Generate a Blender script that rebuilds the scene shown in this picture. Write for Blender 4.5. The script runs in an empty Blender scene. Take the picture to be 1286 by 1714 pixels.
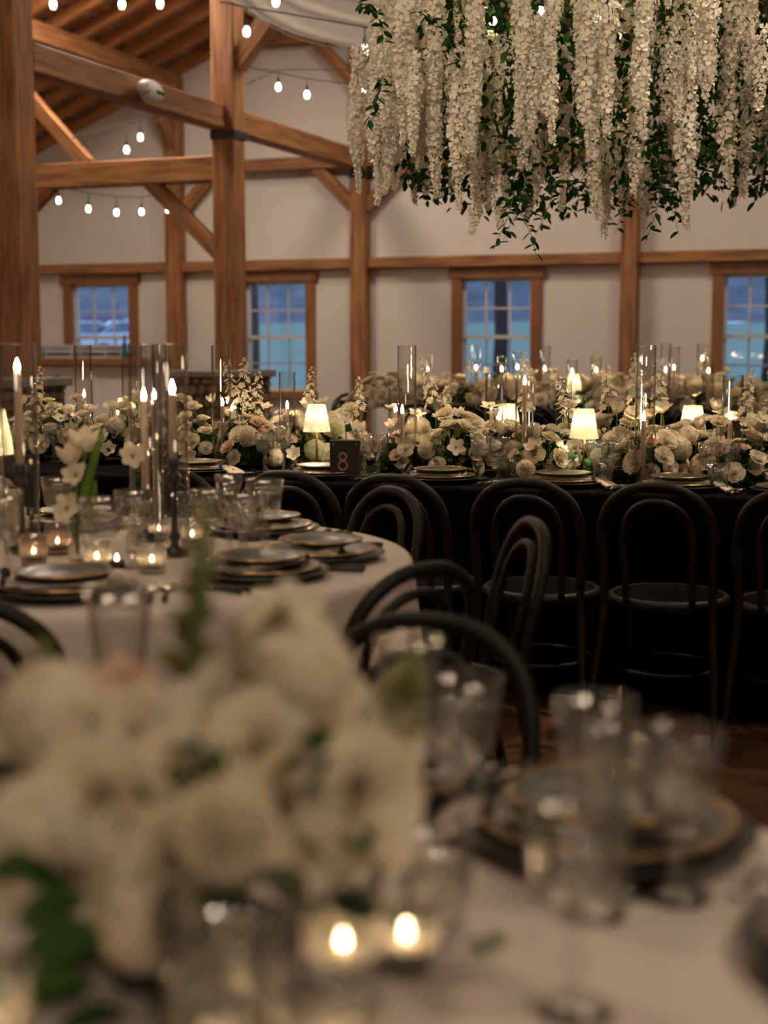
import bpy, math, random
from mathutils import Vector, Matrix
PI = math.pi
D = bpy.data
scn = bpy.context.scene
col = scn.collection

# ------------------------------------------------------------------ camera, world, light
CAM_Z = 1.28
FPX = 2380.0
PITCH = math.atan(279.0 / FPX)
cd = D.cameras.new('camera'); cam = D.objects.new('camera', cd); col.objects.link(cam)
cam.location = (0, 0, CAM_Z); cam.rotation_euler = (PI / 2 - PITCH, 0, 0)
cd.sensor_fit = 'VERTICAL'; cd.sensor_height = 36.0; cd.lens = FPX / 1714 * 36.0
cd.clip_start = 0.05; cd.clip_end = 400
cd.dof.use_dof = True; cd.dof.focus_distance = 5.7; cd.dof.aperture_fstop = 2.3
scn.camera = cam
vs = scn.view_settings
scn.display_settings.display_device = 'sRGB'
vs.view_transform = 'Standard'; vs.look = 'None'; vs.gamma = 1.0; vs.exposure = 0.6; vs.use_curve_mapping = False
cy = scn.cycles
cy.use_denoising = True; cy.denoiser = 'OPENIMAGEDENOISE'
cy.max_bounces = 6; cy.diffuse_bounces = 3; cy.glossy_bounces = 3; cy.transmission_bounces = 3
cy.transparent_max_bounces = 28; cy.caustics_reflective = False; cy.caustics_refractive = False
cy.sample_clamp_indirect = 3.0; cy.sample_clamp_direct = 0.0
cy.use_adaptive_sampling = True; cy.adaptive_threshold = 0.025
cy.use_light_tree = True

world = D.worlds.new('dusk_sky'); scn.world = world; world.use_nodes = True
wn = world.node_tree
for n in list(wn.nodes): wn.nodes.remove(n)
_o = wn.nodes.new('ShaderNodeOutputWorld'); _b = wn.nodes.new('ShaderNodeBackground')
_t = wn.nodes.new('ShaderNodeTexCoord'); _s = wn.nodes.new('ShaderNodeSeparateXYZ'); _r = wn.nodes.new('ShaderNodeValToRGB')
wn.links.new(_t.outputs['Generated'], _s.inputs[0]); wn.links.new(_s.outputs['Z'], _r.inputs[0])
_r.color_ramp.elements[0].color = (0.22, 0.32, 0.50, 1); _r.color_ramp.elements[1].color = (0.12, 0.19, 0.38, 1)
_r.color_ramp.elements[1].position = 0.6
wn.links.new(_r.outputs[0], _b.inputs[0]); wn.links.new(_b.outputs[0], _o.inputs[0]); _b.inputs[1].default_value = 2.8

# barn frame: origin at the foot of the far-wall post, a along the wall, b towards the camera
YAW = math.radians(20)
U = Vector((math.cos(YAW), -math.sin(YAW), 0)); V = Vector((math.sin(YAW), math.cos(YAW), 0))
P0 = Vector((-0.3, 20.3, 0))
def BF(a, b, z=0.0): return P0 + a * U - b * V + Vector((0, 0, z))

def area_light(name, loc, size, power, color, rot=(0, 0, 0), spread=PI):
    l = D.lights.new(name, 'AREA'); l.shape = 'DISK'; l.size = size; l.energy = power; l.color = color; l.spread = spread
    o = D.objects.new(name, l); col.objects.link(o); o.location = loc; o.rotation_euler = rot
    return o
WARM = (1.0, 0.76, 0.54)
def spot(loc, aim, power, angle, r=.15, color=(1.0, .80, .58)):
    l = D.lights.new('fill_spot_light', 'SPOT'); l.energy = power; l.color = color; l.spot_size = math.radians(angle); l.spot_blend = .8; l.shadow_soft_size = r
    o = D.objects.new('fill_spot_light', l); col.objects.link(o); o.location = loc
    o.rotation_euler = (Vector(aim) - Vector(loc)).to_track_quat('-Z', 'Y').to_euler()
# added fill spots out of view that brighten hanging flowers, long table and centrepiece
spot(BF(4.5, 19.5, 4.6), (1.1, 7.0, 2.9), 440, 34)
spot(BF(9.5, 18.0, 4.6), (1.3, 7.0, 2.9), 200, 36)
spot(BF(8.2, 12.6, 5.6), (1.0, 6.0, .8), 400, 44)
spot(BF(3.0, 13.0, 5.6), (-.9, 6.2, .9), 300, 55)
spot(BF(9.2, 21.6, 3.2), (-.15, 1.1, .95), 110, 30)
# unseen disk lights added to brighten the room (all above or behind the frame)
OVERHEAD_FILL = [(-1.2, 4.6, 5.75, 125), (1.5, 3.2, 6.2, 62), (6.2, 3.4, 6.2, 64), (10.5, 4.5, 5.8, 60),
        (2.6, 9.6, 6.2, 48), (8.0, 10.5, 6.2, 65), (5.4, 17.2, 5.2, 30), (9.2, 18.0, 4.6, 38)]
for a, b, z, p in OVERHEAD_FILL:
    area_light('overhead_fill_light', BF(a, b, z), 1.0, p, (1.0, 0.83, 0.67) if b < 6 else WARM)

# point lights added at left, outside the frame, to brighten the rafters
def fill_point(loc, power, r=.12):
    l = D.lights.new('aisle_fill_light', 'POINT'); l.energy = power; l.color = (1.0, .72, .46); l.shadow_soft_size = r
    o = D.objects.new('aisle_fill_light', l); col.objects.link(o); o.location = loc
fill_point(BF(-4.9, 9.8, 2.7), 80); fill_point(BF(-5.9, 8.0, 1.8), 12); fill_point(BF(-4.4, 13.5, 3.0), 40)

# ------------------------------------------------------------------ projection helpers (photograph pixels, 1286 x 1714)
_f = Vector((0, math.cos(PITCH), -math.sin(PITCH))); _u = Vector((0, math.sin(PITCH), math.cos(PITCH)))
def ray(px, py): return Vector((1, 0, 0)) * ((px - 643) / FPX) + _u * ((857 - py) / FPX) + _f
def on_z(px, py, z):
    r = ray(px, py); t = (z - CAM_Z) / r.z
    return Vector((r.x * t, r.y * t, z))
def on_plane(px, py, b=0.0):
    """point of the vertical barn plane at distance b in front of the far wall -> (a, z)"""
    r = ray(px, py); q = P0 - b * V
    t = q.dot(V) / r.dot(V); p = r * t + Vector((0, 0, CAM_Z))
    return (p - P0).dot(U), p.z
def at_y(px, py, Y):
    r = ray(px, py); t = Y / r.y
    return Vector((r.x * t, Y, CAM_Z + r.z * t))
def column(px, Y, z):
    """world point at depth Y and height z on pixel column px"""
    depth = Y * _f.y + (z - CAM_Z) * _f.z
    return Vector(((px - 643) / FPX * depth, Y, z))

# ------------------------------------------------------------------ materials
def mat(name, color, rough=0.6, metal=0.0, noise=None, bump=None, spec=0.5, coat=0.0):
    m = D.materials.new(name); m.use_nodes = True; nt = m.node_tree; p = nt.nodes['Principled BSDF']
    p.inputs['Base Color'].default_value = (*color, 1); p.inputs['Roughness'].default_value = rough
    p.inputs['Metallic'].default_value = metal; p.inputs['Specular IOR Level'].default_value = spec
    p.inputs['Coat Weight'].default_value = coat
    tc = None
    if noise:
        c2, scale, stretch = noise
        tc = nt.nodes.new('ShaderNodeTexCoord'); mp = nt.nodes.new('ShaderNodeMapping'); nz = nt.nodes.new('ShaderNodeTexNoise')
        mp.inputs['Scale'].default_value = stretch
        nt.links.new(tc.outputs['Object'], mp.inputs[0]); nt.links.new(mp.outputs[0], nz.inputs['Vector'])
        nz.inputs['Scale'].default_value = scale; nz.inputs['Detail'].default_value = 4
        rp = nt.nodes.new('ShaderNodeValToRGB'); rp.color_ramp.elements[0].position = 0.32; rp.color_ramp.elements[1].position = 0.68
        rp.color_ramp.elements[0].color = (*color, 1); rp.color_ramp.elements[1].color = (*c2, 1)
        nt.links.new(nz.outputs['Fac'], rp.inputs[0]); nt.links.new(rp.outputs[0], p.inputs['Base Color'])
        if bump:
            bp = nt.nodes.new('ShaderNodeBump'); bp.inputs['Strength'].default_value = bump; bp.inputs['Distance'].default_value = 0.01
            nt.links.new(nz.outputs['Fac'], bp.inputs['Height']); nt.links.new(bp.outputs[0], p.inputs['Normal'])
    return m

def petal_mat(name, color, c2, trans=0.35):
    m = D.materials.new(name); m.use_nodes = True; nt = m.node_tree
    for n in list(nt.nodes): nt.nodes.remove(n)
    o = nt.nodes.new('ShaderNodeOutputMaterial'); mx = nt.nodes.new('ShaderNodeMixShader')
    d = nt.nodes.new('ShaderNodeBsdfDiffuse'); t = nt.nodes.new('ShaderNodeBsdfTranslucent')
    nz = nt.nodes.new('ShaderNodeTexNoise'); nz.inputs['Scale'].default_value = 18; tc = nt.nodes.new('ShaderNodeTexCoord')
    rp = nt.nodes.new('ShaderNodeValToRGB'); rp.color_ramp.elements[0].position = .35; rp.color_ramp.elements[1].position = .65
    rp.color_ramp.elements[0].color = (*color, 1); rp.color_ramp.elements[1].color = (*c2, 1)
    L = nt.links.new
    L(tc.outputs['Object'], nz.inputs['Vector']); L(nz.outputs['Fac'], rp.inputs[0])
    L(rp.outputs[0], d.inputs[0]); L(rp.outputs[0], t.inputs[0]); mx.inputs[0].default_value = trans
    L(d.outputs[0], mx.inputs[1]); L(t.outputs[0], mx.inputs[2]); L(mx.outputs[0], o.inputs[0])
    return m

def glass_mat(name, tint=(0.97, 0.97, 0.96), edge=(0.55, 0.55, 0.52), refl=1.0, rough=0.02, ior=1.5, body=0.0):
    """thin-walled glass: clear face on, darker where the wall is seen edge on, Fresnel mirror on top"""
    m = D.materials.new(name); m.use_nodes = True; nt = m.node_tree
    for n in list(nt.nodes): nt.nodes.remove(n)
    L = nt.links.new; N = nt.nodes.new
    o = N('ShaderNodeOutputMaterial'); mx = N('ShaderNodeMixShader'); tr = N('ShaderNodeBsdfTransparent'); gl = N('ShaderNodeBsdfGlossy')
    lw = N('ShaderNodeLayerWeight'); lw.inputs['Blend'].default_value = 0.5
    mc = N('ShaderNodeMix'); mc.data_type = 'RGBA'; mc.inputs['A'].default_value = (*tint, 1); mc.inputs['B'].default_value = (*edge, 1)
    pw = N('ShaderNodeMath'); pw.operation = 'POWER'; pw.inputs[1].default_value = 5.0
    L(lw.outputs['Facing'], pw.inputs[0]); L(pw.outputs[0], mc.inputs['Factor']); L(mc.outputs['Result'], tr.inputs[0])
    # Schlick Fresnel on both sides of the thin wall
    lf = N('ShaderNodeLayerWeight'); lf.inputs['Blend'].default_value = 0.5; f0 = ((ior - 1) / (ior + 1)) ** 2
    p5 = N('ShaderNodeMath'); p5.operation = 'POWER'; p5.inputs[1].default_value = 5.0; L(lf.outputs['Facing'], p5.inputs[0])
    fr = N('ShaderNodeMath'); fr.operation = 'MULTIPLY_ADD'; fr.inputs[1].default_value = 1 - f0; fr.inputs[2].default_value = f0; L(p5.outputs[0], fr.inputs[0])
    ml = N('ShaderNodeMath'); ml.operation = 'MULTIPLY'; ml.inputs[1].default_value = refl; ml.use_clamp = True
    L(fr.outputs[0], ml.inputs[0]); L(ml.outputs[0], mx.inputs[0]); gl.inputs['Roughness'].default_value = rough
    L(tr.outputs[0], mx.inputs[1]); L(gl.outputs[0], mx.inputs[2])
    if body > 0:
        m2 = N('ShaderNodeMixShader'); m2.inputs[0].default_value = body; df = N('ShaderNodeBsdfTranslucent'); df.inputs[0].default_value = (.9, .88, .82, 1)
        L(mx.outputs[0], m2.inputs[1]); L(df.outputs[0], m2.inputs[2]); L(m2.outputs[0], o.inputs[0])
    else:
        L(mx.outputs[0], o.inputs[0])
    return m

def emit_mat(name, color, strength):
    m = D.materials.new(name); m.use_nodes = True; nt = m.node_tree
    for n in list(nt.nodes): nt.nodes.remove(n)
    o = nt.nodes.new('ShaderNodeOutputMaterial'); e = nt.nodes.new('ShaderNodeEmission')
    e.inputs[0].default_value = (*color, 1); e.inputs[1].default_value = strength; nt.links.new(e.outputs[0], o.inputs[0])
    return m

M = {}
M['plaster'] = mat('plaster', (0.68, 0.615, 0.56), 0.9, noise=((0.72, 0.655, 0.60), 1.2, (1, 1, 1)))
M['timber'] = mat('timber', (0.16, 0.06, 0.018), 0.65, noise=((0.42, 0.20, 0.075), 3.0, (6, 6, .55)), bump=.4)
M['timber_h'] = mat('timber_h', (0.17, 0.062, 0.018), 0.65, noise=((0.42, 0.19, 0.07), 2.2, (.8, 9, 9)), bump=.4)
M['rafter'] = mat('rafter', (0.38, 0.15, 0.05), 0.7, noise=((0.58, 0.27, 0.10), 3.0, (.6, 6, 6)))
M['sheath'] = mat('sheath', (0.34, 0.13, 0.045), 0.75, noise=((0.52, 0.24, 0.09), 2.5, (6, .5, 6)))
M['tin'] = mat('tin', (0.55, 0.53, 0.50), 0.6, 0.0)
M['casing'] = mat('casing', (0.20, 0.075, 0.022), 0.55, noise=((0.30, 0.12, 0.04), 3.0, (4, 4, .8)))
M['white_paint'] = mat('white_paint', (0.62, 0.58, 0.56), 0.5)
M['bracket'] = mat('bracket', (0.015, 0.015, 0.015), 0.6)
M['floor'] = mat('floor', (0.060, 0.026, 0.009), 0.8, spec=.2, noise=((0.095, 0.042, 0.015), 2.0, (1, 6, 1)))
M['stone'] = mat('stone', (0.10, 0.07, 0.045), 0.85, noise=((0.34, 0.24, 0.15), 5.0, (1, 1, 1)), bump=.6)
M['mortar'] = mat('mortar', (0.06, 0.05, 0.045), 0.95)
M['capstone'] = mat('capstone', (0.20, 0.185, 0.16), 0.85, noise=((0.28, 0.26, 0.23), 6.0, (1, 1, 1)))
M['black_cloth'] = mat('black_cloth', (0.0022, 0.002, 0.0018), 1.0, spec=.08)
M['white_cloth'] = mat('white_cloth', (0.60, 0.53, 0.47), 0.9, spec=.2, noise=((0.63, 0.56, 0.50), 3.0, (1, 1, 1)))
M['napkin'] = mat('napkin', (0.74, 0.64, 0.57), 0.9, spec=.2)
M['chair'] = mat('chair', (0.006, 0.005, 0.004), 0.5, spec=.27)
M['seat'] = mat('seat', (0.005, 0.0045, 0.004), 1.0, spec=.03)
M['plate_dark'] = mat('plate_dark', (0.015, 0.015, 0.014), 0.35, coat=.1)
M['plate_green'] = mat('plate_green', (0.062, 0.066, 0.052), 0.38, coat=.1)
M['plate_cream'] = mat('plate_cream', (0.12, 0.10, 0.078), 0.35, coat=.1)
M['gold'] = mat('gold', (0.75, 0.48, 0.18), 0.25, 1.0)
M['brass'] = mat('brass', (0.6, 0.42, 0.16), 0.3, 1.0)
M['silver'] = mat('silver', (0.75, 0.70, 0.64), 0.15, 1.0)
M['black_metal'] = mat('black_metal', (0.02, 0.02, 0.02), 0.35)
M['ribbon'] = mat('ribbon', (0.012, 0.012, 0.014), 0.6)
M['wax'] = petal_mat('wax', (0.98, 0.83, 0.68), (0.98, 0.85, 0.70), .4)
M['green_white'] = petal_mat('green_white', (0.62, 0.64, 0.38), (0.70, 0.70, 0.46), .35)
M['wick'] = mat('wick', (0.02, 0.015, 0.01), 0.9)
M['flame'] = emit_mat('flame', (1.0, 0.68, 0.38), 260.0)
M['tea_flame'] = emit_mat('tea_flame', (1.0, 0.66, 0.36), 34.0)
M['bulb'] = emit_mat('bulb', (1.0, 0.86, 0.68), 14.0)
M['glass'] = glass_mat('glass', (0.985, 0.982, 0.975), (0.25, 0.23, 0.20), 1.3)
M['crystal'] = glass_mat('crystal', (0.975, 0.97, 0.96), (0.66, 0.62, 0.56), 2.8, .05, body=.03)
M['votive'] = glass_mat('votive', (0.92, 0.90, 0.86), (0.55, 0.48, 0.42), 2.4, .06, body=.22)
M['smoke_glass'] = glass_mat('smoke_glass', (0.72, 0.60, 0.55), (0.3, 0.22, 0.2), 1.6, .05, body=.14)
M['pane'] = glass_mat('pane', (0.93, 0.95, 0.98), (0.7, 0.75, 0.8), 1.2, .03)
M['water'] = glass_mat('water', (0.97, 0.97, 0.95), (0.75, 0.74, 0.7), 1.0, ior=1.33)
M['white_petal'] = petal_mat('white_petal', (0.88, 0.81, 0.67), (0.82, 0.72, 0.54))
M['ivory_petal'] = petal_mat('ivory_petal', (0.84, 0.74, 0.55), (0.78, 0.66, 0.45))
M['blush_petal'] = petal_mat('blush_petal', (0.84, 0.64, 0.50), (0.80, 0.56, 0.42))
M['wisteria'] = petal_mat('wisteria', (0.92, 0.87, 0.77), (0.86, 0.79, 0.67), .3)
M['yellow_core'] = mat('yellow_core', (0.35, 0.32, 0.06), 0.8)
M['leaf'] = petal_mat('leaf', (0.035, 0.085, 0.022), (0.065, 0.13, 0.035), .25)
M['leaf_dark'] = petal_mat('leaf_dark', (0.014, 0.045, 0.016), (0.03, 0.075, 0.024), .2)
M['leaf_pale'] = petal_mat('leaf_pale', (0.24, 0.25, 0.085), (0.33, 0.33, 0.13), .35)
M['stem'] = mat('stem', (0.10, 0.17, 0.045), 0.6)
M['bowl'] = mat('bowl', (0.03, 0.03, 0.032), 0.35)
M['plastic'] = mat('plastic', (0.75, 0.72, 0.68), 0.5)
M['cable'] = mat('cable', (0.02, 0.018, 0.016), 0.7)
M['sign_wood'] = mat('sign_wood', (0.012, 0.008, 0.006), 0.6, noise=((0.032, 0.020, 0.014), 4.0, (30, 4, 1)), bump=.4)
M['grass'] = mat('grass', (0.20, 0.27, 0.16), 0.95, noise=((0.26, 0.33, 0.19), .6, (1, 1, 1)))
M['hill'] = mat('hill', (0.09, 0.10, 0.09), 0.95, noise=((0.19, 0.19, 0.18), .35, (1, 1, 1)))
M['bark'] = mat('bark', (0.03, 0.025, 0.022), 0.95)
M['asphalt'] = mat('asphalt', (0.12, 0.12, 0.12), 0.9)
M['car_red'] = mat('car_red', (0.30, 0.03, 0.03), 0.3, coat=.6)
M['car_white'] = mat('car_white', (0.75, 0.75, 0.75), 0.3, coat=.6)
M['car_blue'] = mat('car_blue', (0.20, 0.25, 0.32), 0.3, coat=.6)
M['car_glass'] = mat('car_glass', (0.10, 0.12, 0.15), 0.1, spec=1.0)
M['tyre'] = mat('tyre', (0.015, 0.015, 0.015), 0.8)
def _shade():
    m = petal_mat('lampshade', (0.46, 0.42, 0.315), (0.46, 0.42, 0.315), .36); return m
M['shade'] = _shade()
M['lampbulb_soft'] = emit_mat('cloud_bulb', (1.0, .80, .42), 90.0)
M['drape'] = petal_mat('drape', (0.80, 0.74, 0.68), (0.80, 0.74, 0.68), .4)

# ------------------------------------------------------------------ mesh building
class MB:
    def __init__(s): s.v = []; s.f = []; s.m = []
    def add(s, vs_, fs, mi=0, X=None):
        k = len(s.v)
        s.v += [tuple(X @ Vector(p)) for p in vs_] if X is not None else [tuple(p) for p in vs_]
        s.f += [tuple(i + k for i in f) for f in fs]; s.m += [mi] * len(fs); return s
    def merge(s, o, X=None, mi=None):
        k = len(s.v); s.v += [tuple(X @ Vector(p)) for p in o.v] if X is not None else list(o.v)
        s.f += [tuple(i + k for i in f) for f in o.f]; s.m += list(o.m) if mi is None else [mi] * len(o.f); return s
    def box(s, c, d, mi=0, X=None, bevel=0.0):
        x, y, z = c; a, b, h = d[0] / 2, d[1] / 2, d[2] / 2
        if bevel <= 0:
            vs_ = [(x + i * a, y + j * b, z + k * h) for i in (-1, 1) for j in (-1, 1) for k in (-1, 1)]
            return s.add(vs_, [(0, 1, 3, 2), (4, 6, 7, 5), (0, 4, 5, 1), (2, 3, 7, 6), (0, 2, 6, 4), (1, 5, 7, 3)], mi, X)
        e = bevel; vs_ = []; fs = []
        ring = [(-a + e, -b), (a - e, -b), (a, -b + e), (a, b - e), (a - e, b), (-a + e, b), (-a, b - e), (-a, -b + e)]
        inner = [(max(-a + e, min(a - e, p)), max(-b + e, min(b - e, q))) for p, q in ring]
        for zz, rr in ((-h, inner), (-h + e, ring), (h - e, ring), (h, inner)):
            vs_ += [(x + p, y + q, z + zz) for p, q in rr]
        for L_ in range(3):
            for i in range(8): fs.append((L_ * 8 + i, L_ * 8 + (i + 1) % 8, L_ * 8 + 8 + (i + 1) % 8, L_ * 8 + 8 + i))
        fs.append(tuple(range(7, -1, -1))); fs.append(tuple(range(24, 32)))
        return s.add(vs_, fs, mi, X)
    def lathe(s, prof, n=24, mi=0, X=None, flute=0, depth=0.0, fz=None, cap=True):
        vs_ = []; fs = []
        for r, z in prof:
            for i in range(n):
                t = 2 * PI * i / n; rr = r
                if flute and r > 1e-4 and (fz is None or fz[0] <= z <= fz[1]): rr = r * (1 + depth * math.cos(flute * t))
                vs_.append((rr * math.cos(t), rr * math.sin(t), z))
        for k in range(len(prof) - 1):
            for i in range(n):
                j = (i + 1) % n; fs.append((k * n + i, k * n + j, (k + 1) * n + j, (k + 1) * n + i))
        if cap:
            fs.append(tuple(range(n - 1, -1, -1))); fs.append(tuple(range((len(prof) - 1) * n, len(prof) * n)))
        return s.add(vs_, fs, mi, X)
    def tube(s, pts, r, n=8, mi=0, X=None, closed=False):
        P = [Vector(p) for p in pts]; m = len(P); R = r if isinstance(r, (list, tuple)) else [r] * m
        T = []
        for i in range(m):
            a = P[i - 1] if (i or closed) else P[0]; b = P[(i + 1) % m] if (i < m - 1 or closed) else P[-1]
            T.append((b - a).normalized())
        up = Vector((0, 0, 1)) if abs(T[0].z) < .9 else Vector((1, 0, 0))
        nrm = T[0].cross(up).normalized(); vs_ = []; fs = []
        for i in range(m):
            nrm = (nrm - T[i] * nrm.dot(T[i])).normalized(); bn = T[i].cross(nrm)
            for k in range(n):
                t = 2 * PI * k / n; vs_.append(P[i] + (nrm * math.cos(t) + bn * math.sin(t)) * R[i])
        for i in range(m if closed else m - 1):
            for k in range(n):
                j = (k + 1) % n; i2 = (i + 1) % m; fs.append((i * n + k, i * n + j, i2 * n + j, i2 * n + k))
        if not closed: fs.append(tuple(range(n - 1, -1, -1))); fs.append(tuple(range((m - 1) * n, m * n)))
        return s.add(vs_, fs, mi, X)
    def beam(s, p, q, w, h, mi=0, up=(0, 0, 1)):
        """a rectangular timber from p to q, w across, h deep"""
        p, q = Vector(p), Vector(q); t = (q - p).normalized(); side = t.cross(Vector(up)).normalized(); top = side.cross(t)
        vs_ = [e + side * (i * w / 2) + top * (j * h / 2) for e in (p, q) for i, j in ((-1, -1), (1, -1), (1, 1), (-1, 1))]
        return s.add(vs_, [(3, 2, 1, 0), (4, 5, 6, 7), (0, 1, 5, 4), (1, 2, 6, 5), (2, 3, 7, 6), (3, 0, 4, 7)], mi)
    def ball(s, c, r, n=10, m=6, mi=0, sc=(1, 1, 1)):
        vs_ = []; fs = []
        for j in range(m + 1):
            ph = PI * j / m
            for i in range(n):
                t = 2 * PI * i / n
                vs_.append((c[0] + r * sc[0] * math.sin(ph) * math.cos(t), c[1] + r * sc[1] * math.sin(ph) * math.sin(t), c[2] + r * sc[2] * math.cos(ph)))
        for j in range(m):
            for i in range(n):
                k = (i + 1) % n; fs.append((j * n + i, (j + 1) * n + i, (j + 1) * n + k, j * n + k))
        return s.add(vs_, fs, mi)
    def mesh(s, name, mats, smooth=True):
        me = D.meshes.new(name); me.from_pydata(s.v, [], s.f)
        mats = mats if isinstance(mats, (list, tuple)) else [mats]
        for m_ in mats: me.materials.append(M[m_] if isinstance(m_, str) else m_)
        if any(s.m): me.polygons.foreach_set('material_index', s.m)
        if smooth: me.polygons.foreach_set('use_smooth', [True] * len(s.f))
        me.update(); return me

def link(name, me, parent=None, loc=(0, 0, 0), rz=0.0, sc=None, mw=None):
    o = D.objects.new(name, me); col.objects.link(o)
    if mw is not None: o.matrix_local = mw
    else:
        o.location = loc; o.rotation_euler = (0, 0, rz)
        if sc is not None: o.scale = sc if isinstance(sc, (tuple, list)) else (sc, sc, sc)
    if parent is not None: o.parent = parent
    return o
def tag(o, label=None, cat=None, group=None, kind=None):
    if label: o['label'] = label
    if cat: o['category'] = cat
    if group: o['group'] = group
    if kind: o['kind'] = kind
    return o
def thing(name, label, cat, loc=(0, 0, 0), rz=0.0, group=None, sc=None):
    o = D.objects.new(name, None); col.objects.link(o); o.empty_display_size = .05
    o.location = loc; o.rotation_euler = (0, 0, rz)
    if sc is not None: o.scale = (sc, sc, sc)
    return tag(o, label, cat, group)
def copy_tree(o, parent=None):
    c = o.copy(); col.objects.link(c); c.parent = parent
    for ch in o.children: copy_tree(ch, c)
    return c
def struct(name, me, **k): return tag(link(name, me, **k), kind='structure')
def stack(proto, loc, rz, label, group=None, sc=None):
    """a copy of a prototype thing with its parts, placed and labelled; the first call moves the prototype itself"""
    if proto.get('_used'): o = copy_tree(proto)
    else: o = proto; o['_used'] = 1
    o.location = loc; o.rotation_euler = (0, 0, rz)
    if sc is not None: o.scale = (sc, sc, sc)
    o['label'] = label
    if group: o['group'] = group
    return o

# ------------------------------------------------------------------ the barn
def slab(name, a0, a1, b0, b1, z0, z1, m, kind='structure'):
    mb = MB(); mb.box(((a0 + a1) / 2, -(b0 + b1) / 2, (z0 + z1) / 2), (a1 - a0, b1 - b0, z1 - z0))
    return tag(link(name, mb.mesh(name, m, False), loc=P0, rz=-YAW), kind=kind)
A0, A1, RIDGE = -6.3, 13.3, 3.6
def roof_z(a): return 5.27 + 0.414 * (a + 2.75) if a <= RIDGE else 5.27 + 0.414 * (2 * RIDGE - a + 2.75)
slab('floor', A0, A1, -0.1, 22.2, -0.15, 0, 'floor')
slab('wall_left', A0 - .2, A0, -0.2, 22.2, 0, 4.2, 'plaster')
slab('wall_right', A1, A1 + .2, -0.2, 22.2, 0, 4.2, 'plaster')
def gable(name, y, th, holes=()):
    xs = sorted({A0, RIDGE, A1} | {h[0] for h in holes} | {h[1] for h in holes}); mb = MB()
    def col_(x0, x1, z0, z1a, z1b):
        v = [(x, yy, z) for yy in (y, y + th) for x, z in ((x0, z0), (x1, z0), (x1, z1b), (x0, z1a))]
        mb.add(v, [(0, 1, 2, 3), (7, 6, 5, 4), (0, 4, 5, 1), (1, 5, 6, 2), (2, 6, 7, 3), (3, 7, 4, 0)])
    for x0, x1 in zip(xs, xs[1:]):
        h = [h for h in holes if h[0] <= x0 and h[1] >= x1]
        if h: col_(x0, x1, 0, h[0][2], h[0][2]); col_(x0, x1, h[0][3], roof_z(x0), roof_z(x1))
        else: col_(x0, x1, 0, roof_z(x0), roof_z(x1))
    return struct(name, mb.mesh(name, 'plaster', False), loc=P0, rz=-YAW)
WINS = [(-4.74, -3.73), (-1.83, -0.85), (1.46, 2.46), (4.99, 5.99)]
gable('wall_far', 0.0, 0.18, [(a, b, .62, 2.2) for a, b in WINS])
gable('wall_back', -22.2, 0.18)

for i, (a0, a1) in enumerate(WINS):
    n = i + 1; z0, z1 = .62, 2.2; fr = MB()
    for p in ((a0 - .06, 1.36, .14, 1.7), (a1 + .06, 1.36, .14, 1.7)): fr.box((p[0], -.02, p[1]), (p[2], .07, p[3]))
    fr.box(((a0 + a1) / 2, -.03, z1 + .07), (a1 - a0 + .34, .09, .15)); fr.box(((a0 + a1) / 2, -.05, z0 - .05), (a1 - a0 + .30, .14, .1))
    w = struct('window_%d' % n, fr.mesh('window_%d' % n, 'casing', False), loc=P0, rz=-YAW)
    sa = MB(); zm = 1.39; e = .05
    for zz0, zz1, y in ((zm - .02, z1, .07), (z0, zm + .03, .10)):
        for x in (a0 + e / 2, a1 - e / 2): sa.box((x, y, (zz0 + zz1) / 2), (e, .035, zz1 - zz0))
        for z in (zz0 + e / 2, zz1 - e / 2): sa.box(((a0 + a1) / 2, y, z), (a1 - a0, .036, e))
        for k in (1, 2): sa.box((a0 + (a1 - a0) * k / 3, y, (zz0 + zz1) / 2), (.024, .025, zz1 - zz0))
        sa.box(((a0 + a1) / 2, y, (zz0 + zz1) / 2), (a1 - a0, .024, .024))
    for x in (a0, a1): sa.box((x, .1, (z0 + z1) / 2), (.02, .16, z1 - z0))
    link('sash', sa.mesh('sash', 'white_paint', False), parent=w)
    gl = MB(); gl.box(((a0 + a1) / 2, .085, (z0 + z1) / 2), (a1 - a0, .004, z1 - z0))
    link('pane', gl.mesh('pane', 'pane', False), parent=w)

def timber(name, p, q, w, h, label=None, cat=None, group=None, up=(0, 0, 1), m='timber_h', kind=None):
    """squared timber p -> q as its own object, its local x axis along the grain"""
    p, q = Vector(p), Vector(q); t = (q - p).normalized(); L_ = (q - p).length
    if abs(t.z) > .95: up = -V
    s_ = Vector(up).cross(t).normalized(); k = t.cross(s_)
    mb = MB(); mb.box((L_ / 2, 0, 0), (L_, w, h), bevel=.012)
    X = Matrix(((t.x, s_.x, k.x, p.x), (t.y, s_.y, k.y, p.y), (t.z, s_.z, k.z, p.z), (0, 0, 0, 1)))
    o = link(name, mb.mesh(name, m, False), mw=X)
    return tag(o, label, cat, group, kind)
def bt(name, a, b, w, h, label, cat, group=None, **k):
    return timber(name, BF(*a), BF(*b), w, h, label, cat, group, **k)
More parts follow.
